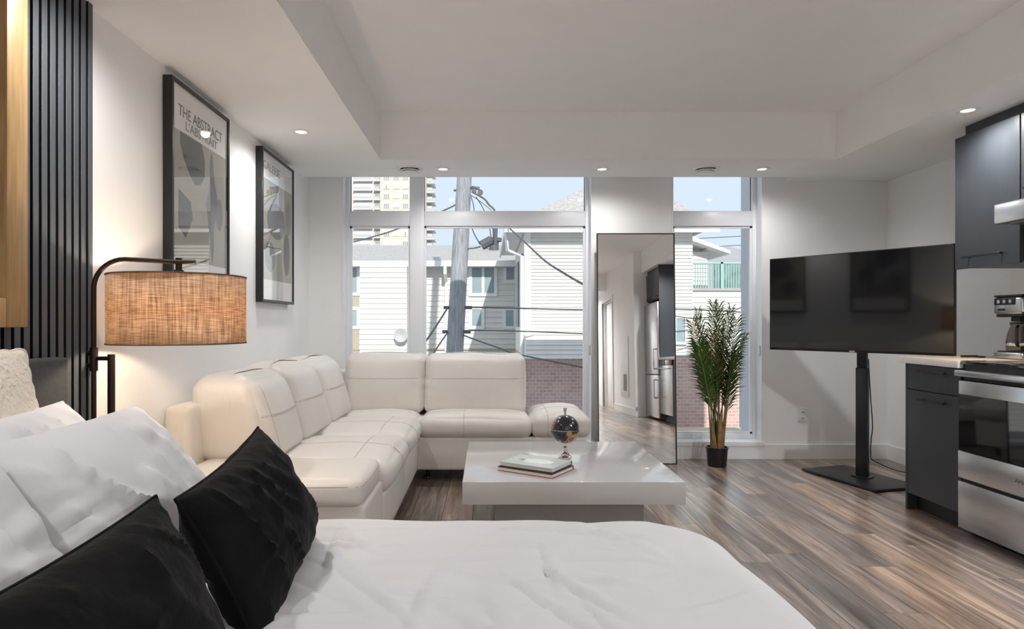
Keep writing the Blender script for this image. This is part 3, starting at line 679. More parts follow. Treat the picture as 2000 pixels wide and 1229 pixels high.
# ---------------------------------------------------------------- palm
plx, ply = 1.80, 4.915
pp = empty('potted_palm', (plx, ply, 0), 'tall artificial palm in small black pot', 'potted plant')
MB().lathe([(0, 0), (.066, 0), (.070, .006), (.080, .135), (.084, .137), (.084, .150), (.077, .150), (.075, .125), (0, .125)], (plx, ply, 0), 32).build('pot', POT, pp, smooth=True)
MB().lathe([(0, .132), (.0745, .128)], (plx, ply, 0), 24).build('soil', SOIL, pp)
def frond(base, tip, bend, nl, ll, m, seed):
    rnd = random.Random(seed); base, tip = Vector(base), Vector(tip); mid = (base + tip) / 2 + Vector(bend)
    def B(t): return base * (1 - t) ** 2 + mid * 2 * t * (1 - t) + tip * t * t
    pts = [B(i / 16) for i in range(17)]
    st = MB().tube(pts, [.006 - .0045 * i / 16 for i in range(17)], 6).build('frond_stem', STEM, pp, smooth=True)
    lf = MB(); t0 = .36
    out = (tip - base); out.z = 0
    side0 = Vector((cos(seed * 1.7), sin(seed * 1.7), 0))
    for i in range(nl):
        t = t0 + (1 - t0) * (i + .5) / nl; c = B(t); tg = (B(min(1, t + .02)) - B(t - .02)).normalized()
        sd_ = tg.cross(side0).normalized(); sd2 = sd_
        L = ll * (.55 + .45 * sin(pi * min(1, (t - t0) / (1 - t0) * .8 + .18))) * rnd.uniform(.85, 1.1)
        for s in (-1, 1):
            d = (sd2 * s * .72 + tg * .80 + Vector((rnd.uniform(-.12, .12), rnd.uniform(-.12, .12), 0))).normalized()
            wd = .0044; nrm = tg.cross(sd2).normalized(); ed = d.cross(nrm).normalized()
            p0, p1, p2 = c, c + d * L * .5 + tg * .01, c + d * L + Vector((0, 0, -.03 * L / .15))
            a, b_, c_, d_ = p0 - ed * wd * .5, p0 + ed * wd * .5, p1 + ed * wd, p1 - ed * wd
            th = nrm * .0006
            lf.add([a - th, b_ - th, c_ - th, d_ - th, p2 - th, a + th, b_ + th, c_ + th, d_ + th, p2 + th],
                   [(0, 1, 2, 3), (3, 2, 4), (5, 8, 7, 6), (8, 9, 7), (0, 5, 6, 1), (1, 6, 7, 2), (2, 7, 9, 4), (4, 9, 8, 3), (3, 8, 5, 0)])
    tag(lf.build('leaflets', m, st), kind='stuff')
fr_tips = [(-.20, -.02, 1.12, 3), (-.13, .05, 1.20, 4), (-.04, -.03, 1.26, 1), (.03, .04, 1.25, 2), (.09, -.05, 1.22, 3), (.16, .02, 1.14, 4), (.20, -.03, 1.00, 5), (-.17, -.04, .96, 6),
           (.02, -.08, 1.08, 7), (-.07, -.07, 1.02, 8), (.11, -.07, .94, 9), (-.11, .06, .92, 10), (.05, .06, .90, 11), (.17, .05, .86, 12)]
for i, (dx, dy, z, s) in enumerate(fr_tips):
    a = i * 2.4; base = (plx + .048 * cos(a), ply + .04 * sin(a), .13)
    frond(base, (plx + dx, ply + dy, z), (-dx * .16, -dy * .16, .06), 34, .175, LEAF if i % 3 else LEAF2, i + 1)
for i, (dx, dy, z, m_) in enumerate(((-.035, -.02, .34, HUSK), (.01, -.035, .42, HUSK), (.04, .0, .36, HUSK), (-.01, .02, .50, LEAF), (.0, -.02, .47, LEAF), (.03, -.02, .31, HUSK))):
    b0 = Vector((plx + dx * .6, ply + dy, .13)); t0 = Vector((plx + dx * 1.4, ply + dy * 1.3, z))
    MB().tube([b0, b0.lerp(t0, .4), b0.lerp(t0, .8), t0], [.016, .018, .010, .002], 8).build('stem_sheath', m_, pp, smooth=True)

# ---------------------------------------------------------------- television on stand
tv = empty('television', (2.5, 4.31, .9), 'large black flat television turned toward the sofa', 'television')
A_, B_ = Vector((2.152, 4.787, 0)), Vector((2.850, 3.830, 0)); u_ = (B_ - A_).normalized(); nf = Vector((-u_.y, u_.x, 0)) * -1
if nf.x > 0: nf = -nf
# local frame: x along the screen, y toward the back, z up
Mt_ = Matrix(((u_.x, -nf.x, 0, (A_.x + B_.x) / 2), (u_.y, -nf.y, 0, (A_.y + B_.y) / 2), (0, 0, 1, .914), (0, 0, 0, 1)))
hw_ = (B_ - A_).length / 2
box('bezel', -hw_, hw_, .002, .03, 0, .688, BLACK, tv, M=Mt_, bevel=.003)
box('screen', -hw_ + .006, hw_ - .006, -.001, .004, .016, .682, SCREEN, tv, M=Mt_)
box('back_housing', -hw_ * .7, hw_ * .7, .03, .065, .05, .42, BLACK, tv, M=Mt_, bevel=.012)
box('brand_mark', -.018, .018, -.0005, .002, .004, .012, STEEL, tv, M=Mt_)
ts = empty('television_stand', (2.66, 4.5, 0), 'black pole television stand with flat floor plate', 'tv stand')
ub = Vector((.27, -.963, 0)).normalized(); vb = Vector((-ub.y, ub.x, 0))
if vb.x < 0: vb = -vb
Mb = Matrix(((ub.x, vb.x, 0, 2.655), (ub.y, vb.y, 0, 4.49), (0, 0, 1, 0), (0, 0, 0, 1)))
box('floor_plate', -.325, .325, -.20, .20, .004, .022, BLACK, ts, M=Mb, bevel=.006)
Mp = Matrix.Translation(Vector((2.672, 4.475, 0))) @ Mt_.to_3x3().to_4x4()
box('lower_column', -.037, .037, -.028, .028, .022, .80, BLACK, ts, M=Mp, bevel=.008)
box('upper_column', -.031, .031, -.022, .022, .80, 1.25, BLACK, ts, M=Mp, bevel=.006)
box('foot_flange', -.06, .06, -.045, .045, .022, .030, BLACK, ts, M=Mp, bevel=.002)
back = Mt_ @ Vector((0, .066, .3)); 
MB().tube([Vector((2.672, 4.475, 1.214)), back], .022, 8).build('mount_arm', BLACK, ts)
box('mount_plate', -.2, .2, .0655, .075, .1, .5, BLACK, ts, M=Mt_)
c1 = [Mp @ Vector((.04, .0, .86)), Mp @ Vector((.052, .0, .62)), Mp @ Vector((.062, .01, .40)), Mp @ Vector((.05, .02, .30)), Mp @ Vector((.046, .02, .20)), Vector((2.80, 4.55, .12)), Vector((2.98, 4.55, .045)), Vector((3.12, 4.6, .03)), Vector((3.268, 4.70, .05))]
def smooth_pts(P, n=8):
    P = [Vector(p) for p in P]; out = []
    for i in range(len(P) - 1):
        p0, p1, p2, p3 = P[max(i - 1, 0)], P[i], P[i + 1], P[min(i + 2, len(P) - 1)]
        for j in range(n):
            t = j / n; out.append(.5 * ((2 * p1) + (p2 - p0) * t + (2 * p0 - 5 * p1 + 4 * p2 - p3) * t * t + (3 * p1 - p0 - 3 * p2 + p3) * t ** 3))
    return out + [P[-1]]
tag(MB().tube(smooth_pts(c1), .0035, 6).build('power_cord', BLACK, None, smooth=True), 'thin black power cord hanging from the television stand', 'cord')
ol = empty('wall_outlet', (2.588, YB - .004, .30), 'white wall outlet beside the television stand', 'outlet')
box('cover_plate', 2.55, 2.626, YB - .007, YB - .0005, .297, .420, OUTLET, ol, bevel=.002)
for z in (.318, .366):
    s_ = box('socket', 2.571, 2.605, YB - .009, YB - .006, z, z + .034, OUTLET, ol, bevel=.001)
    for dx in (.008, .021): box('slot', 2.571 + dx, 2.571 + dx + .004, YB - .0095, YB - .0088, z + .012, z + .026, CABDARK, s_)

# ---------------------------------------------------------------- kitchen
KX = 2.53
def bar_handle(x, y0, y1, z, parent, vertical=False, m=BLACK):
    if vertical: MB().tube([(x - .028, y0, z), (x - .028, y0, y1)], .006, 8).build('handle', m, parent); return
    o = MB().box(x - .034, x - .026, y0, y1, z - .005, z + .005)
    o.box(x - .026, x, y0 + .02, y0 + .03, z - .004, z + .004); o.box(x - .026, x, y1 - .03, y1 - .02, z - .004, z + .004)
    o.build('handle', m, parent, bevel=.001, seg=1)
bc = empty('base_cabinet', (2.85, 3.58, 0), 'charcoal base cabinet with drawer beside the range', 'cabinet')
box('carcass', KX + .02, XR - .001, 3.356, 3.785, .10, .875, CAB, bc)
box('side_panel', KX, XR - .001, 3.785, 3.803, 0, .875, CAB, bc, bevel=.001, seg=1)
box('toe_kick', KX + .06, KX + .075, 3.356, 3.785, 0, .10, CABDARK, bc)
dr = box('drawer_front', KX, KX + .019, 3.358, 3.783, .724, .872, CAB, bc, bevel=.0015, seg=1); bar_handle(KX, 3.445, 3.665, .838, dr)
do = box('door', KX, KX + .019, 3.358, 3.783, .100, .720, CAB, bc, bevel=.0015, seg=1); bar_handle(KX, 3.445, 3.665, .672, do)
tag(box('countertop', KX - .022, XR - .001, 3.352, 3.83, .8765, .915, [QUARTZ, COUNTER], bevel=.002), 'tan topped countertop with white edge beside the range', 'countertop')
ctop = bpy.data.objects['countertop']
for p in ctop.data.polygons: p.material_index = 1 if p.normal.z > .7 else 0
# range
rg = empty('kitchen_range', (2.85, 2.97, 0), 'stainless steel range with black glass oven door', 'range')
ry0, ry1 = 2.592, 3.348
box('body', KX + .03, XR - .03, ry0, ry1, .05, .90, mat('range_side', (.10, .10, .105), .4), rg)
box('cooktop', KX - .01, XR - .02, ry0, ry1, .90, .918, GLASSB, rg, bevel=.004)
box('front_lip', KX - .045, KX + .03, ry0, ry1 + .002, .836, .868, STEEL, rg, bevel=.006)
box('control_gap', KX + .005, KX + .03, ry0, ry1, .868, .90, CABDARK, rg)
box('vent_strip', KX + .008, KX + .03, ry0, ry1, .815, .836, CABDARK, rg)
od = box('oven_door', KX - .022, KX + .03, ry0 + .004, ry1 - .002, .445, .813, STEEL, rg, bevel=.004)
box('oven_window', KX - .0255, KX - .021, ry0 + .01, ry1 - .008, .447, .742, GLASSB, od)
bd = box('lower_band', KX - .026, KX + .03, ry0 + .004, ry1 - .002, .300, .443, STEEL, rg, bevel=.004)
Mlogo = Matrix(((0, 0, -1, KX - .0265), (-1, 0, 0, 2.985), (0, 1, 0, .362), (0, 0, 0, 1)))
text_mesh('lettering', 'AMANA', .026, Mlogo, mat('logo_grey', (.12, .12, .12), .4), bd, width=.11)
box('drawer', KX - .026, KX + .03, ry0 + .004, ry1 - .002, .035, .283, STEEL, rg, bevel=.004)
box('drawer_gap', KX, KX + .03, ry0 + .006, ry1 - .004, .283, .300, CABDARK, rg)
for (y, x, r_) in ((2.78, 2.72, .09), (3.16, 2.72, .11), (2.78, 3.05, .11), (3.16, 3.05, .08)): MB().lathe([(r_ - .004, .0), (r_ - .004, .001), (r_, .001), (r_, 0)], (x, y, .918), 32, ring=True).build('burner_ring', mat('burner_grey', (.15, .15, .15), .3), rg)
for (x, y) in ((KX + .1, ry0 + .05), (KX + .1, ry1 - .05), (XR - .1, ry0 + .05), (XR - .1, ry1 - .05)): MB().lathe([(.02, 0), (.016, .05)], (x, y, 0), 12).build('levelling_foot', BLACK, rg)
# rest of the run, toward the refrigerator (seen in the mirror)
sc = empty('sink_cabinet', (2.85, 2.0, 0), 'charcoal sink cabinet between the range and the dishwasher', 'cabinet')
box('carcass', KX + .02, XR - .001, 1.462, 2.588, .10, .875, CAB, sc); box('toe_kick', KX + .06, KX + .075, 1.462, 2.588, 0, .10, CABDARK, sc)
for (a, b_) in ((1.464, 2.024), (2.027, 2.586)):
    do = box('door', KX, KX + .019, a, b_, .10, .872, CAB, sc, bevel=.0015, seg=1); bar_handle(KX, (a + b_) / 2 - .1, (a + b_) / 2 + .1, .83, do)
dw = empty('dishwasher', (2.85, 1.15, 0), 'stainless steel dishwasher beside the refrigerator', 'dishwasher')
box('tub', KX + .03, XR - .05, .862, 1.458, .10, .872, CABDARK, dw); box('front_panel', KX - .02, KX + .03, .862, 1.458, .11, .80, STEEL, dw, bevel=.006)
box('control_strip', KX - .02, KX + .03, .862, 1.458, .802, .872, GLASSB, dw, bevel=.004); box('toe_kick', KX + .05, KX + .06, .862, 1.458, 0, .10, CABDARK, dw)
bar_handle(KX - .02, .90, 1.42, .76, dw, m=STEEL)
tag(box('countertop', KX - .022, XR - .001, .860, 2.59, .8765, .915, QUARTZ, bevel=.002), 'long white countertop over the sink cabinet and dishwasher', 'countertop')
fg = empty('refrigerator', (2.9, .47, 0), 'stainless steel two door refrigerator beside the hall wall', 'refrigerator')
box('body', 2.56, XR - .02, .10, .845, .02, 1.74, mat('fridge_grey', (.16, .16, .165), .4), fg)
for (a, b_, h0, h1) in ((.03, .66, .32, .60), (.67, 1.74, .74, 1.05)):
    do = box('door', 2.49, 2.556, .10, .845, a, b_, STEEL, fg, bevel=.01, seg=3)
    hb = MB().box(2.44, 2.452, .76, .785, h0, h1); hb.box(2.452, 2.49, .765, .78, h0, h0 + .02); hb.box(2.452, 2.49, .765, .78, h1 - .02, h1); hb.build('handle', STEEL, do)
fc = empty('fridge_cabinet', (2.9, .47, 1.8), 'charcoal cabinet above the refrigerator', 'cabinet')
box('carcass', 2.56, XR - .001, .075, .858, 1.79, HS - .001, CAB, fc)
for (a, b_) in ((.08, .465), (.469, .855)):
    do = box('door', 2.54, 2.559, a, b_, 1.80, HS - .06, CAB, fc, bevel=.0015, seg=1); bar_handle(2.54, a + .1, b_ - .1, 1.83, do)
tag(box('fridge_side_panel', 2.52, XR - .001, .858, .876, .916, HS - .001, CAB), 'tall charcoal panel beside the refrigerator', 'panel')
struct(box('trim_1', XH - .02, XR, .0, .07, 0, HS, TRIM), 'white wall end between the refrigerator and hall', 'trim')
# upper cabinets
UX = 2.80
def upper(y0, y1, z0, label, ndoor=1):
    t = empty('upper_cabinet', (UX + .2, (y0 + y1) / 2, z0), label, 'cabinet')
    box('carcass', UX + .02, XR - .001, y0, y1, z0, 2.215, CAB, t)
    w_ = (y1 - y0) / ndoor
    for i in range(ndoor):
        do = box('door', UX, UX + .019, y0 + i * w_ + .0015, y0 + (i + 1) * w_ - .0015, z0 - .008, 2.215, CAB, t, bevel=.0015, seg=1)
        bar_handle(UX, y0 + i * w_ + w_ / 2 - .14, y0 + i * w_ + w_ / 2 + .14, z0 + .055, do)
    box('top_filler', UX + .03, UX + .045, y0, y1 - .045, 2.2155, HS - .0005, CAB, t)
upper(3.305, 3.765, 1.443, 'charcoal upper cabinet with bar handle beside the range hood')
upper(2.545, 3.300, 1.76, 'short charcoal upper cabinet above the range hood', 2)
upper(.88, 2.54, 1.443, 'long charcoal upper cabinet over the sink', 3)
hd = empty('range_hood', (2.95, 2.92, 1.63), 'slim stainless steel range hood under the short cabinet', 'range hood')
box('canopy', 2.655, XR - .001, 2.55, 3.296, 1.632, 1.735, STEEL, hd, bevel=.006)
box('filter_panel', 2.70, XR - .05, 2.60, 3.25, 1.626, 1.633, mat('hood_filter', (.25, .25, .25), .4, metal=.8), hd)
box('neck', 2.84, XR - .001, 2.55, 3.296, 1.735, 1.7595, STEEL, hd)
bs = tag(box('backsplash_panel', XR - .008, XR - .0005, .88, 3.94, .9155, 1.443, mat('backsplash', (.83, .80, .76), .3, var=.02)), 'pale backsplash panel behind the coffee maker', 'backsplash')
# coffee maker
cm = empty('coffee_maker', (3.02, 3.52, .915), 'stainless and black drip coffee maker with glass carafe', 'coffee maker')
c0, c1_, y0, y1 = 2.905, 3.15, 3.42, 3.615
box('base', c0, c1_, y0, y1, .9155, .955, STEEL, cm, bevel=.012, seg=3); box('warming_plate', c0 + .01, c0 + .15, y0 + .02, y1 - .02, .955, .960, BLACK, cm, bevel=.002)
box('column', c0 + .155, c1_, y0 + .005, y1 - .005, .955, 1.16, BLACK, cm, bevel=.006)
hd2 = box('head', c0 + .002, c1_, y0, y1, 1.165, 1.262, STEEL, cm, bevel=.014, seg=3); box('lid', c0 + .004, c1_ - .002, y0 + .002, y1 - .002, 1.262, 1.275, BLACK, cm, bevel=.005)
box('head_underside', c0 + .012, c1_, y0 + .01, y1 - .01, 1.150, 1.167, BLACK, cm, bevel=.005)
box('control_panel', c0 - .001, c0 + .004, y1 - .155, y1 - .012, 1.218, 1.256, BLACK, hd2, bevel=.004)
for yy in (y1 - .045, y1 - .085, y1 - .125): MB().lathe([(0, -.003), (.011, -.003), (.011, 0)], (c0 - .001, yy, 1.237), 16, 'x').build('button', CHROME, hd2)
box('display_mark', c0 + .0005, c0 + .003, y1 - .085, y1 - .035, 1.186, 1.198, BLACK, hd2)
box('brew_spout', c0 + .05, c0 + .12, 3.49, 3.55, 1.125, 1.150, BLACK, cm, bevel=.004)
MB().lathe([(0, 0), (.062, 0), (.068, .012), (.070, .045), (.060, .10), (.046, .135), (.048, .150), (.044, .150), (.042, .135), (.056, .10), (.066, .045), (.060, .006), (0, .005)], (c0 + .08, 3.52, .9605), 32).build('carafe', CARAFE, cm, smooth=True)
MB().lathe([(0, .150), (.049, .150), (.047, .160), (0, .163)], (c0 + .08, 3.52, .9605), 24).build('carafe_lid', BLACK, cm, smooth=True)
MB().tube([(c0 + .03, 3.475, 1.10), (c0 - .005, 3.445, 1.09), (c0 - .005, 3.445, 1.0), (c0 + .028, 3.475, .99)], .007, 8).build('carafe_handle', BLACK, cm, smooth=True)
MB().lathe([(.0695, .030), (.071, .034), (.071, .042), (.0695, .046)], (c0 + .08, 3.52, .9605), 32, ring=True).build('carafe_band', CHROME, cm, smooth=True)
us = empty('black_spatula', (2.83, 3.66, .9155), 'black flat spatula lying beside the coffee maker', 'utensil')
MB().tube([(2.76, 3.66, .923), (2.86, 3.67, .923)], .0065, 8).build('handle', BLACK, us, smooth=True); box('blade', 2.86, 2.895, 3.65, 3.69, .9158, .925, BLACK, us, bevel=.002)
# return air grille on the hall wall
vg = empty('return_air_grille', (XH, -.75, .3), 'white return air panel with dark slots on the hall wall', 'grille')
box('panel', XH - .012, XH - .001, -1.05, -.45, .28, 1.30, TRIM, vg, bevel=.002)
for i in range(3): box('slot', XH - .0135, XH - .0115, -.80 + i * .09, -.75 + i * .09, .38, .66, CABDARK, vg)

# ---------------------------------------------------------------- outside
OW = mat('siding_white', (.72, .70, .655), .6, var=.03); OF = mat('fascia_white', (.82, .82, .80), .5); SH = mat('roof_shingle', (.44, .42, .40), .9, var=.2, vscale=18, bump=.4, bscale=30)
OGL = mat('house_window_glass', (.30, .38, .40), .12, var=.2, vscale=2); OTAN = mat('tan_panel', (.42, .37, .28), .7)
def brick_mat():
    m = bpy.data.materials.new('brick_wall'); m.use_nodes = True; n, l = nodes_of(m); b = n['Principled BSDF']
    tc = n.new('ShaderNodeTexCoord'); mp = n.new('ShaderNodeMapping'); mp.inputs['Rotation'].default_value = (R(90), 0, 0); l.new(tc.outputs['Object'], mp.inputs[0])
    br = n.new('ShaderNodeTexBrick'); br.inputs['Scale'].default_value = 4.6; br.inputs['Color1'].default_value = (.50, .31, .27, 1); br.inputs['Color2'].default_value = (.58, .40, .34, 1); br.inputs['Mortar'].default_value = (.62, .57, .54, 1); br.inputs['Mortar Size'].default_value = .018
    l.new(mp.outputs[0], br.inputs[0]); l.new(br.outputs[0], b.inputs['Base Color']); b.inputs['Roughness'].default_value = .85
    return m
BRICK = brick_mat()
def siding(x0, x1, y, z0, z1, h, parent, name='siding', m=OW):
    s = MB(); z = z0
    while z < z1 - .01:
        zt = min(z + h, z1)
        s.add([(x0, y - .030, z), (x1, y - .030, z), (x1, y - .006, zt), (x0, y - .006, zt), (x0, y, z), (x1, y, z)], [(0, 1, 2, 3), (4, 5, 1, 0)])
        z += h
    return tag(s.build(name, m, parent), kind='stuff')
def owin(x0, x1, z0, z1, y, parent, split=True, fr=.07):
    f = MB(); f.box(x0 - fr, x1 + fr, y - .06, y - .02, z1, z1 + fr); f.box(x0 - fr, x1 + fr, y - .06, y - .02, z0 - fr, z0); f.box(x0 - fr, x0, y - .06, y - .02, z0, z1); f.box(x1, x1 + fr, y - .06, y - .02, z0, z1)
    if split: f.box((x0 + x1) / 2 - .03, (x0 + x1) / 2 + .03, y - .055, y - .02, z0, z1)
    o = f.build('window', OF, parent)
    if split:
        box('pane', x0, (x0 + x1) / 2 - .03, y - .045, y - .035, z0, z1, OGL, o); box('pane', (x0 + x1) / 2 + .03, x1, y - .045, y - .035, z0, z1, OGL, o)
    else: box('pane', x0, x1, y - .045, y - .035, z0, z1, OGL, o)
def PZ(y, d): return H - (y - 630) * d / F
def PXX(x, d): return (x - 950) * d / F
GZ = -3.2
struct(box('ground', -120, 120, YB + .3, 260, GZ - .4, GZ, mat('asphalt', (.20, .20, .20), .9, var=.2)), 'grey ground outside the windows', 'ground')
# our own facade beyond the jamb
struct(box('wall_wing', 2.425, 2.9, YB + .24, 6.0, GZ, 3.4, mat('wing_grey', (.60, .62, .65), .7)), 'grey outside wing wall beside the narrow window', 'wall')
# townhouse row
D = 14.0
th = empty('townhouse', (-2, D, GZ), 'white sided townhouse with grey shingle roof behind the utility pole', 'house')
tx0, tx1 = -8.0, 2.2; ez = PZ(515, D)
box('wall', tx0, tx1, D, D + 6, GZ, ez, OW, th); siding(tx0, tx1, D, GZ, ez, .12, th)
rf = MB(); rf.poly([Vector((tx0 - .3, D - .4, ez)), Vector((tx0 - .3, D + 3.2, ez + .80)), Vector((tx0 - .3, D + 6.8, ez)), ], (tx1 - tx0 + .6, 0, 0)); rf.build('roof', SH, th)
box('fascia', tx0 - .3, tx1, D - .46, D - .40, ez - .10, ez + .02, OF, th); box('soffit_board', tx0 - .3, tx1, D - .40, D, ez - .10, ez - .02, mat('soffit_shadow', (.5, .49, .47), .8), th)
bx0, bx1 = PXX(703, D - .5), PXX(795, D - .5)
by = box('bay', bx0, bx1, D - .5, D - .03, GZ, ez - .10, OW, th); siding(bx0, bx1, D - .5, GZ, ez - .10, .11, by)
for (a, b_, t, u, s) in ((922, 965, 522, 573, True), (989, 1004, 522, 547, False), (922, 940, 604, 637, False), (988, 1003, 606, 637, False), (676, 698, 524, 572, True), (676, 698, 606, 637, True)):
    owin(PXX(a, D), PXX(b_, D), PZ(u, D), PZ(t, D), D, th, s)
for (a, b_, t, u) in ((680, 702, 578, 600), (680, 702, 642, 700), (795, 799, 578, 602)): box('tan_panel', PXX(a, D), PXX(b_, D), D - .035, D - .005, PZ(u, D), PZ(t, D), OTAN, th)
box('ledge_board', tx0, tx1, D - .06, D - .03, PZ(684, D), PZ(681, D), OTAN, th)
MB().tube([(PXX(872, D) - .0, D - .48, ez - .05), (PXX(872, D), D - .48, ez - .25), (PXX(872, D), D - .06, ez - .4), (PXX(872, D), D - .06, GZ)], .035, 8).build('downspout', OF, th)
vx = PXX(965, D + 2); MB().lathe([(.12, 0), (.12, .3), (.2, .3), (.2, .38), (0, .42)], (vx, D + 2, ez + .45), 14).build('roof_vent', mat('vent_dark', (.10, .10, .11), .6), th)
dsh = empty('satellite_dish', (PXX(783, D - .6), D - .53, PZ(668, D - .6)), 'grey satellite dish on the bay of the townhouse', 'dish')
MB().lathe([(0, .03), (.08, .02), (.14, .0), (.148, .0), (.08, .03), (0, .042)], (PXX(783, D - .7), D - .72, PZ(655, D - .7)), 24, 'y').build('reflector', mat('dish_grey', (.45, .45, .45), .5), dsh, smooth=True)
MB().tube([(PXX(783, D - .7), D - .68, PZ(655, D - .7)), (PXX(781, D - .6), D - .53, PZ(668, D - .6))], .015, 6).build('mount', BLACK, dsh)
# white house with brick ground floor
D2 = 10.0
wh = empty('white_house', (2.0, D2, GZ), 'white sided house with brick ground floor and hipped roof', 'house')
hx0, hx1 = PXX(1025, D2), PXX(1352, D2); hz1 = PZ(447, D2); hzb = PZ(697, D2)
box('wall', hx0, hx1, D2, D2 + 3.2, hzb, hz1, OW, wh); siding(hx0, hx1, D2, hzb + .02, hz1, .055, wh)
box('brick_wall', hx0, PXX(1442, D2), D2 - .04, D2 + 3.2, GZ, hzb, BRICK, wh)
box('corner_board', hx0 - .01, hx0 + .09, D2 - .045, D2 + .02, hzb, hz1, OF, wh)
rm = MB(); o_ = .30; ap = Vector((PXX(1215, D2 + 2), D2 + 2, PZ(330, D2 + 2)))
c_ = [Vector((hx0 - o_, D2 - o_, hz1)), Vector((hx1 + o_, D2 - o_, hz1)), Vector((hx1 + o_, D2 + 3.5, hz1)), Vector((hx0 - o_, D2 + 3.5, hz1)), ap]
rm.add(c_, [(0, 1, 4), (1, 2, 4), (2, 3, 4), (3, 0, 4), (0, 3, 2, 1)]); rm.build('roof', SH, wh)
for (a, b_, c0_, d0) in ((hx0 - o_ - .02, hx1 + o_ + .02, D2 - o_ - .03, D2 - o_), (hx0 - o_ - .03, hx0 - o_, D2 - o_, D2 + 3.5)): box('gutter', a, b_, c0_, d0, hz1 - .10, hz1 + .02, OF, wh)
box('eave_board', hx0 - o_, hx0 - .012, D2 - o_, D2 + 3.5, hz1 - .05, hz1 - .001, OF, wh); box('eave_board', hx0 - o_, hx1 + o_, D2 - o_, D2 - .032, hz1 - .05, hz1 - .001, OF, wh)
MB().tube([(hx0 - o_, D2 - .1, hz1 - .08), (hx0 - o_ + .02, D2 - .1, hz1 - .35), (hx0 - .05, D2 - .1, hz1 - .45), (hx0 - .05, D2 - .1, GZ)], .03, 8).build('downspout', OF, wh)
for i in range(2): box('corner_shutter', hx0 - .03, hx0 - .011, D2 + .35 + i * 1.4, D2 + 1.1 + i * 1.4, PZ(640, D2), PZ(490, D2), mat('shutter_grey', (.33, .34, .36), .7), wh)
ext = box('lower_bay', PXX(1027, D2 - .5), PXX(1300, D2 - .5), D2 - .5, D2 - .05, hzb, PZ(656, D2 - .5), OW, wh); siding(PXX(1027, D2 - .5), PXX(1300, D2 - .5), D2 - .5, hzb + .0, PZ(656, D2 - .5), .07, ext)
owin(PXX(1318, D2), PXX(1335, D2), PZ(668, D2), PZ(622, D2), D2 - .02, wh, False, .04)
chx = PXX(1137, D2 + 1.2); 
cy_ = D2 + 1.0; cz_ = PZ(398, cy_)
for k_ in range(4): MB().lathe([(.05, 0), (.05, .03), (.075, .03), (.075, .045), (.05, .045)], (PXX(1137, cy_), cy_, cz_ + k_ * .045 - .05), 14).build('chimney_cap', mat('vent_dark', (.1, .1, .1), .6), wh)
# side annex, gable and balcony seen through the narrow window
an = empty('balcony_house', (4.2, 12, GZ), 'white sided annex with small gable and green railed balcony', 'house')
ax0, ax1, D3 = PXX(1300, 12), PXX(1412, 12), 12.0
box('wall', ax0, ax1 - .30, D3, D3 + 3, hzb + .01, PZ(492, D3), OW, an); siding(ax0, ax1 - .30, D3, PZ(565, D3), PZ(492, D3), .08, an)
rr = MB(); rr.poly([Vector((PXX(1330, D3), D3 - .35, PZ(462, D3))), Vector((PXX(1413, D3), D3 - .35, PZ(494, D3))), Vector((PXX(1413, D3), D3 - .35, PZ(500, D3))), Vector((PXX(1330, D3), D3 - .35, PZ(471, D3)))], (0, 3.4, 0)); rr.build('gable_roof', OF, an)
D4 = 11.2
box('balcony_floor', PXX(1345, D4), PXX(1470, D4), D4, D4 + 2.5, PZ(568, D4), PZ(563, D4), mat('deck_grey', (.38, .37, .35), .8), an)
box('lower_wall', hx1 + .05, PXX(1480, D4), D4 + .05, D4 + 2.5, hzb, PZ(568, D4), OW, an); siding(hx1 + .05, PXX(1480, D4), D4 + .05, hzb, PZ(570, D4), .10, an)
GRN = mat('railing_green', (.30, .48, .44), .5)
rl = box('top_rail', PXX(1347, D4), PXX(1470, D4), D4, D4 + .04, PZ(512, D4) - .03, PZ(512, D4), GRN, an)
for i in range(24):
    x = PXX(1348 + i * 5, D4); box('baluster', x, x + .014, D4 + .012, D4 + .028, PZ(563, D4), PZ(512, D4) - .03, GRN, an)
for x in (1347, 1408): box('rail_post', PXX(x, D4), PXX(x, D4) + .04, D4, D4 + .04, PZ(563, D4), PZ(511, D4), GRN, an)
box('balcony_screen', PXX(1395, D4 + 1.6), PXX(1475, D4 + 1.6), D4 + 1.6, D4 + 1.64, PZ(563, D4 + 1.6), PZ(514, D4 + 1.6), mat('screen_green', (.16, .24, .23), .8, var=.5, vscale=5), an)
# low wall and deck
tag(box('low_planter_wall', PXX(1300, 8.8), PXX(1470, 8.8), 8.8, 9.1, GZ, PZ(842, 8.8), mat('sand_stone', (.56, .47, .36), .8, var=.1)), 'sandy low wall below the brick house', 'wall')
# far hill of roofs
tag(MB().poly([Vector((16, 60, -4)), Vector((16, 60, 5.2)), Vector((23, 60, 8.4)), Vector((32, 60, 6.0)), Vector((32, 60, -4))], (0, 8, 0)).build('distant_house', mat('far_roof', (.36, .38, .40), .9)), 'distant grey roofed house beyond the green balcony', 'house')
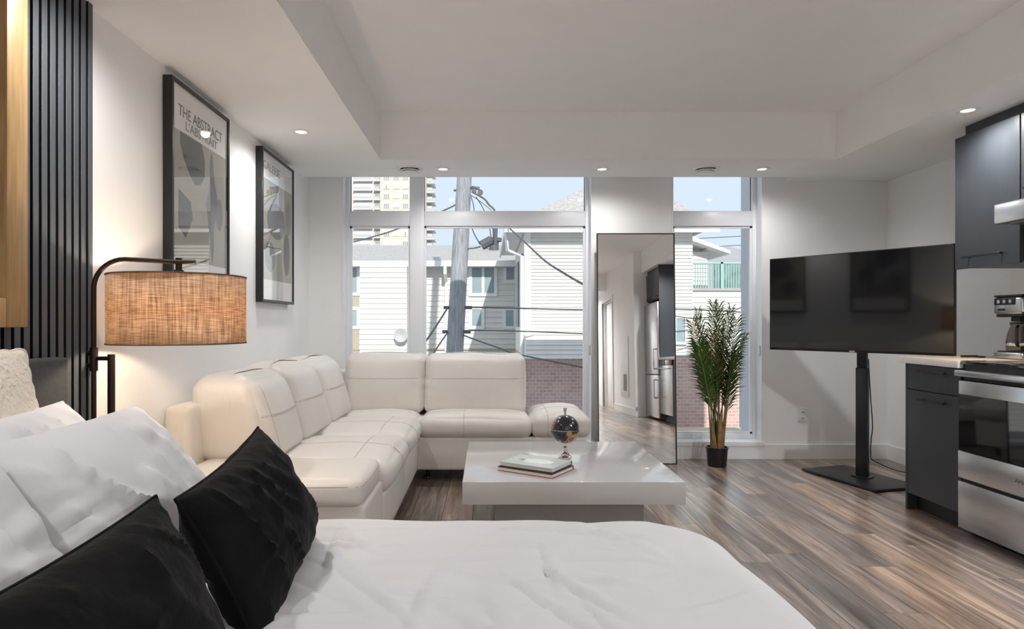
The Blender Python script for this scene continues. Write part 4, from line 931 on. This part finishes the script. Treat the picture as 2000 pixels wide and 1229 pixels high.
# tower
TD = 200.0
tw = empty('apartment_tower', (-32, TD, GZ), 'tall pinkish apartment tower with balconies beyond the townhouse', 'building')
TB = mat('tower_brick', (.66, .54, .46), .9, var=.06); TWH = mat('tower_concrete', (.78, .76, .73), .8); TGL = mat('tower_glass', (.30, .33, .34), .3); TBL = mat('tower_blind', (.74, .73, .70), .6)
twx0, twx1 = PXX(655, TD), PXX(832, TD)
box('wall', twx0, twx1, TD, TD + 24, GZ, 62, TB, tw)
fh = 3.0; wmesh = {}
z = 16.5; fl_i = 0
while z < 58:
    for (a, b_) in ((749, 761), (768, 780), (786, 798), (806, 818)):
        f_ = box('window', PXX(a, TD), PXX(b_, TD), TD - .25, TD - .02, z, z + 1.5, TWH, tw)
        rnd = random.random()
        x0, x1 = PXX(a, TD), PXX(b_, TD); n3 = 3
        for q in range(n3):
            xa = x0 + .12 + q * (x1 - x0 - .12) / n3; box('pane', xa, xa + (x1 - x0 - .12) / n3 - .12, TD - .32, TD - .26, z + .15, z + 1.35, TGL if (rnd < .5 or q == 1 and rnd < .7) else TBL, f_)
    for (a, b_) in ((692, 727), (732, 742)):
        box('balcony_recess', PXX(a, TD), PXX(b_, TD), TD - .15, TD - .02, z - .3, z + 1.9, TGL if a > 700 else TBL, tw)
        o = box('balcony', PXX(a - 1, TD), PXX(b_ + 1, TD), TD - 1.5, TD - .16, z - .75, z - .45, TWH, tw)
        box('railing', PXX(a, TD), PXX(b_, TD), TD - 1.5, TD - 1.42, z - .45, z + .45, mat('tower_rail', (.42, .43, .44), .5), o)
    o = box('side_balcony', twx1 + .001, PXX(847, TD), TD + 2, TD + 10, z - .75, z - .35, TWH, tw); box('railing', twx1 + .001, PXX(849, TD), TD + 1.9, TD + 2, z - .35, z + .5, mat('tower_rail', (.42, .43, .44), .5), o)
    box('side_bay', twx1 + .001, PXX(842, TD), TD + 4, TD + 10, z - .3, z + 1.6, TWH, tw)
    z += fh
# utility pole and wires
UD = 8.0
up_ = empty('utility_pole', (PXX(880, UD), UD, GZ), 'grey weathered wooden utility pole leaning outside the window', 'utility pole')
WOODP = mat('pole_wood', (.34, .35, .37), .9, var=.35, vscale=10, stretch=(9, 9, .6), bump=.8, bscale=30)
def polept(y): t = (y - 347) / (690 - 347); return PX(907 + (888 - 907) * t, y, UD)
MB().tube([polept(yy) for yy in (1250, 690, 500, 347, 100, -100)], [.125, .112, .105, .093, .085, .08], 18).build('shaft', WOODP, up_, smooth=True)
DK = mat('hardware_grey', (.10, .105, .115), .6)
MB().tube([polept(370) + Vector((.09, -.05, 0)), PX(922, 366, UD) , PX(932, 368, UD)], .02, 8).build('bracket', DK, up_)
for (x, y, r_) in ((926, 373, .03), (938, 376, .035), (934, 368, .02)): MB().lathe([(0, -.02), (r_, -.02), (r_, .02), (0, .02)], PX(x, y, UD - .02), 12, 'y').build('insulator', DK, up_)
MB().tube([polept(372) + Vector((-.09, 0, 0)), PX(886, 372, UD)], .014, 6).build('bolt', DK, up_)
MB().tube([PX(940, 480, UD - .1), PX(960, 469, UD - .1)], .06, 8).build('splice_box', DK, up_)
MB().tube([PX(967, 440, UD - .1), PX(967, 478, UD - .1)], [.035, .025], 8).build('splice_sleeve', DK, up_)
for y in (601, 648): MB().tube([polept(y) + Vector((.10, -.03, 0)), polept(y) + Vector((.19, -.03, 0))], .022, 8).build('clamp', DK, up_); MB().tube([polept(y) + Vector((-.1, -.03, 0)), polept(y) + Vector((-.17, -.03, 0))], .02, 8).build('clamp', DK, up_)
def cable(pts, label, r=.011, grp='overhead cables'):
    P = [PX(*p) for p in pts]
    tag(MB().tube(smooth_pts(P, 8), r, 6).build('overhead_cable', DK, None, smooth=True), label, 'cable', grp)
cable([(992, 443, 9.66), (1030, 478, 8.8), (1065, 510, 8), (1100, 533, 7.3), (1142, 557, 6.5), (1250, 612, 5.41)], 'black cable falling across the white house siding', .013)
cable([(905, 600, 7.95), (960, 601, 8.2), (1040, 603, 8.6), (1142, 605, 9), (1330, 604, 9.2), (1480, 612, 9.6)], 'upper level cable from the pole to the white house', .012)
cable([(905, 646, 7.95), (960, 646, 8.2), (1040, 648, 8.5), (1142, 652, 8.9)], 'lower level cable from the pole to the white house', .010)
cable([(905, 655, 7.95), (940, 668, 7.6), (975, 680, 7.3), (1010, 692, 7), (1150, 720, 6.4)], 'cable drooping from the pole behind the sofa back', .009)
cable([(874, 602, 7.95), (850, 640, 7.2), (828, 672, 6.7), (800, 715, 6.2)], 'steep cable from the upper clamp to the sill', .012)
cable([(874, 650, 7.95), (858, 673, 7.4), (840, 700, 7)], 'steep short cable from the lower clamp', .010)
cable([(690, 473, 8), (730, 462, 8), (780, 446, 8), (890, 400, 8), (893, 380, 8)], 'cable rising to the pole past the tower', .010)
cable([(922, 375, 7.9), (945, 388, 7.8), (955, 400, 7.8), (966, 412, 7.8), (967, 440, 7.9)], 'looped cable from the pole insulator to the sleeve', .012)
cable([(920, 384, 7.9), (926, 410, 7.8), (922, 445, 7.8), (938, 478, 7.9)], 'thin looped cable from the pole to the splice box', .007)
cable([(918, 380, 7.9), (940, 395, 7.8), (960, 411, 7.8)], 'thin straight cable crossing the pole loop', .005)
cable([(960, 470, 7.9), (955, 440, 7.8), (945, 410, 7.8), (930, 385, 7.9)], 'thin inner cable loop above the splice box', .006)
cable([(938, 482, 7.9), (925, 485, 7.95), (905, 487, 7.95)], 'short cable joining splice box and pole', .009)
cable([(1352, 467, 11.8), (1380, 465, 12), (1480, 460, 13)], 'high cable above the green balcony', .008)
cable([(1352, 492, 11.8), (1400, 482, 12), (1480, 478, 13)], 'middle cable above the green balcony', .007)
cable([(1316, 617, 9.96), (1360, 622, 9), (1420, 612, 9), (1480, 585, 9)], 'sagging cable behind the palm leaves', .009)
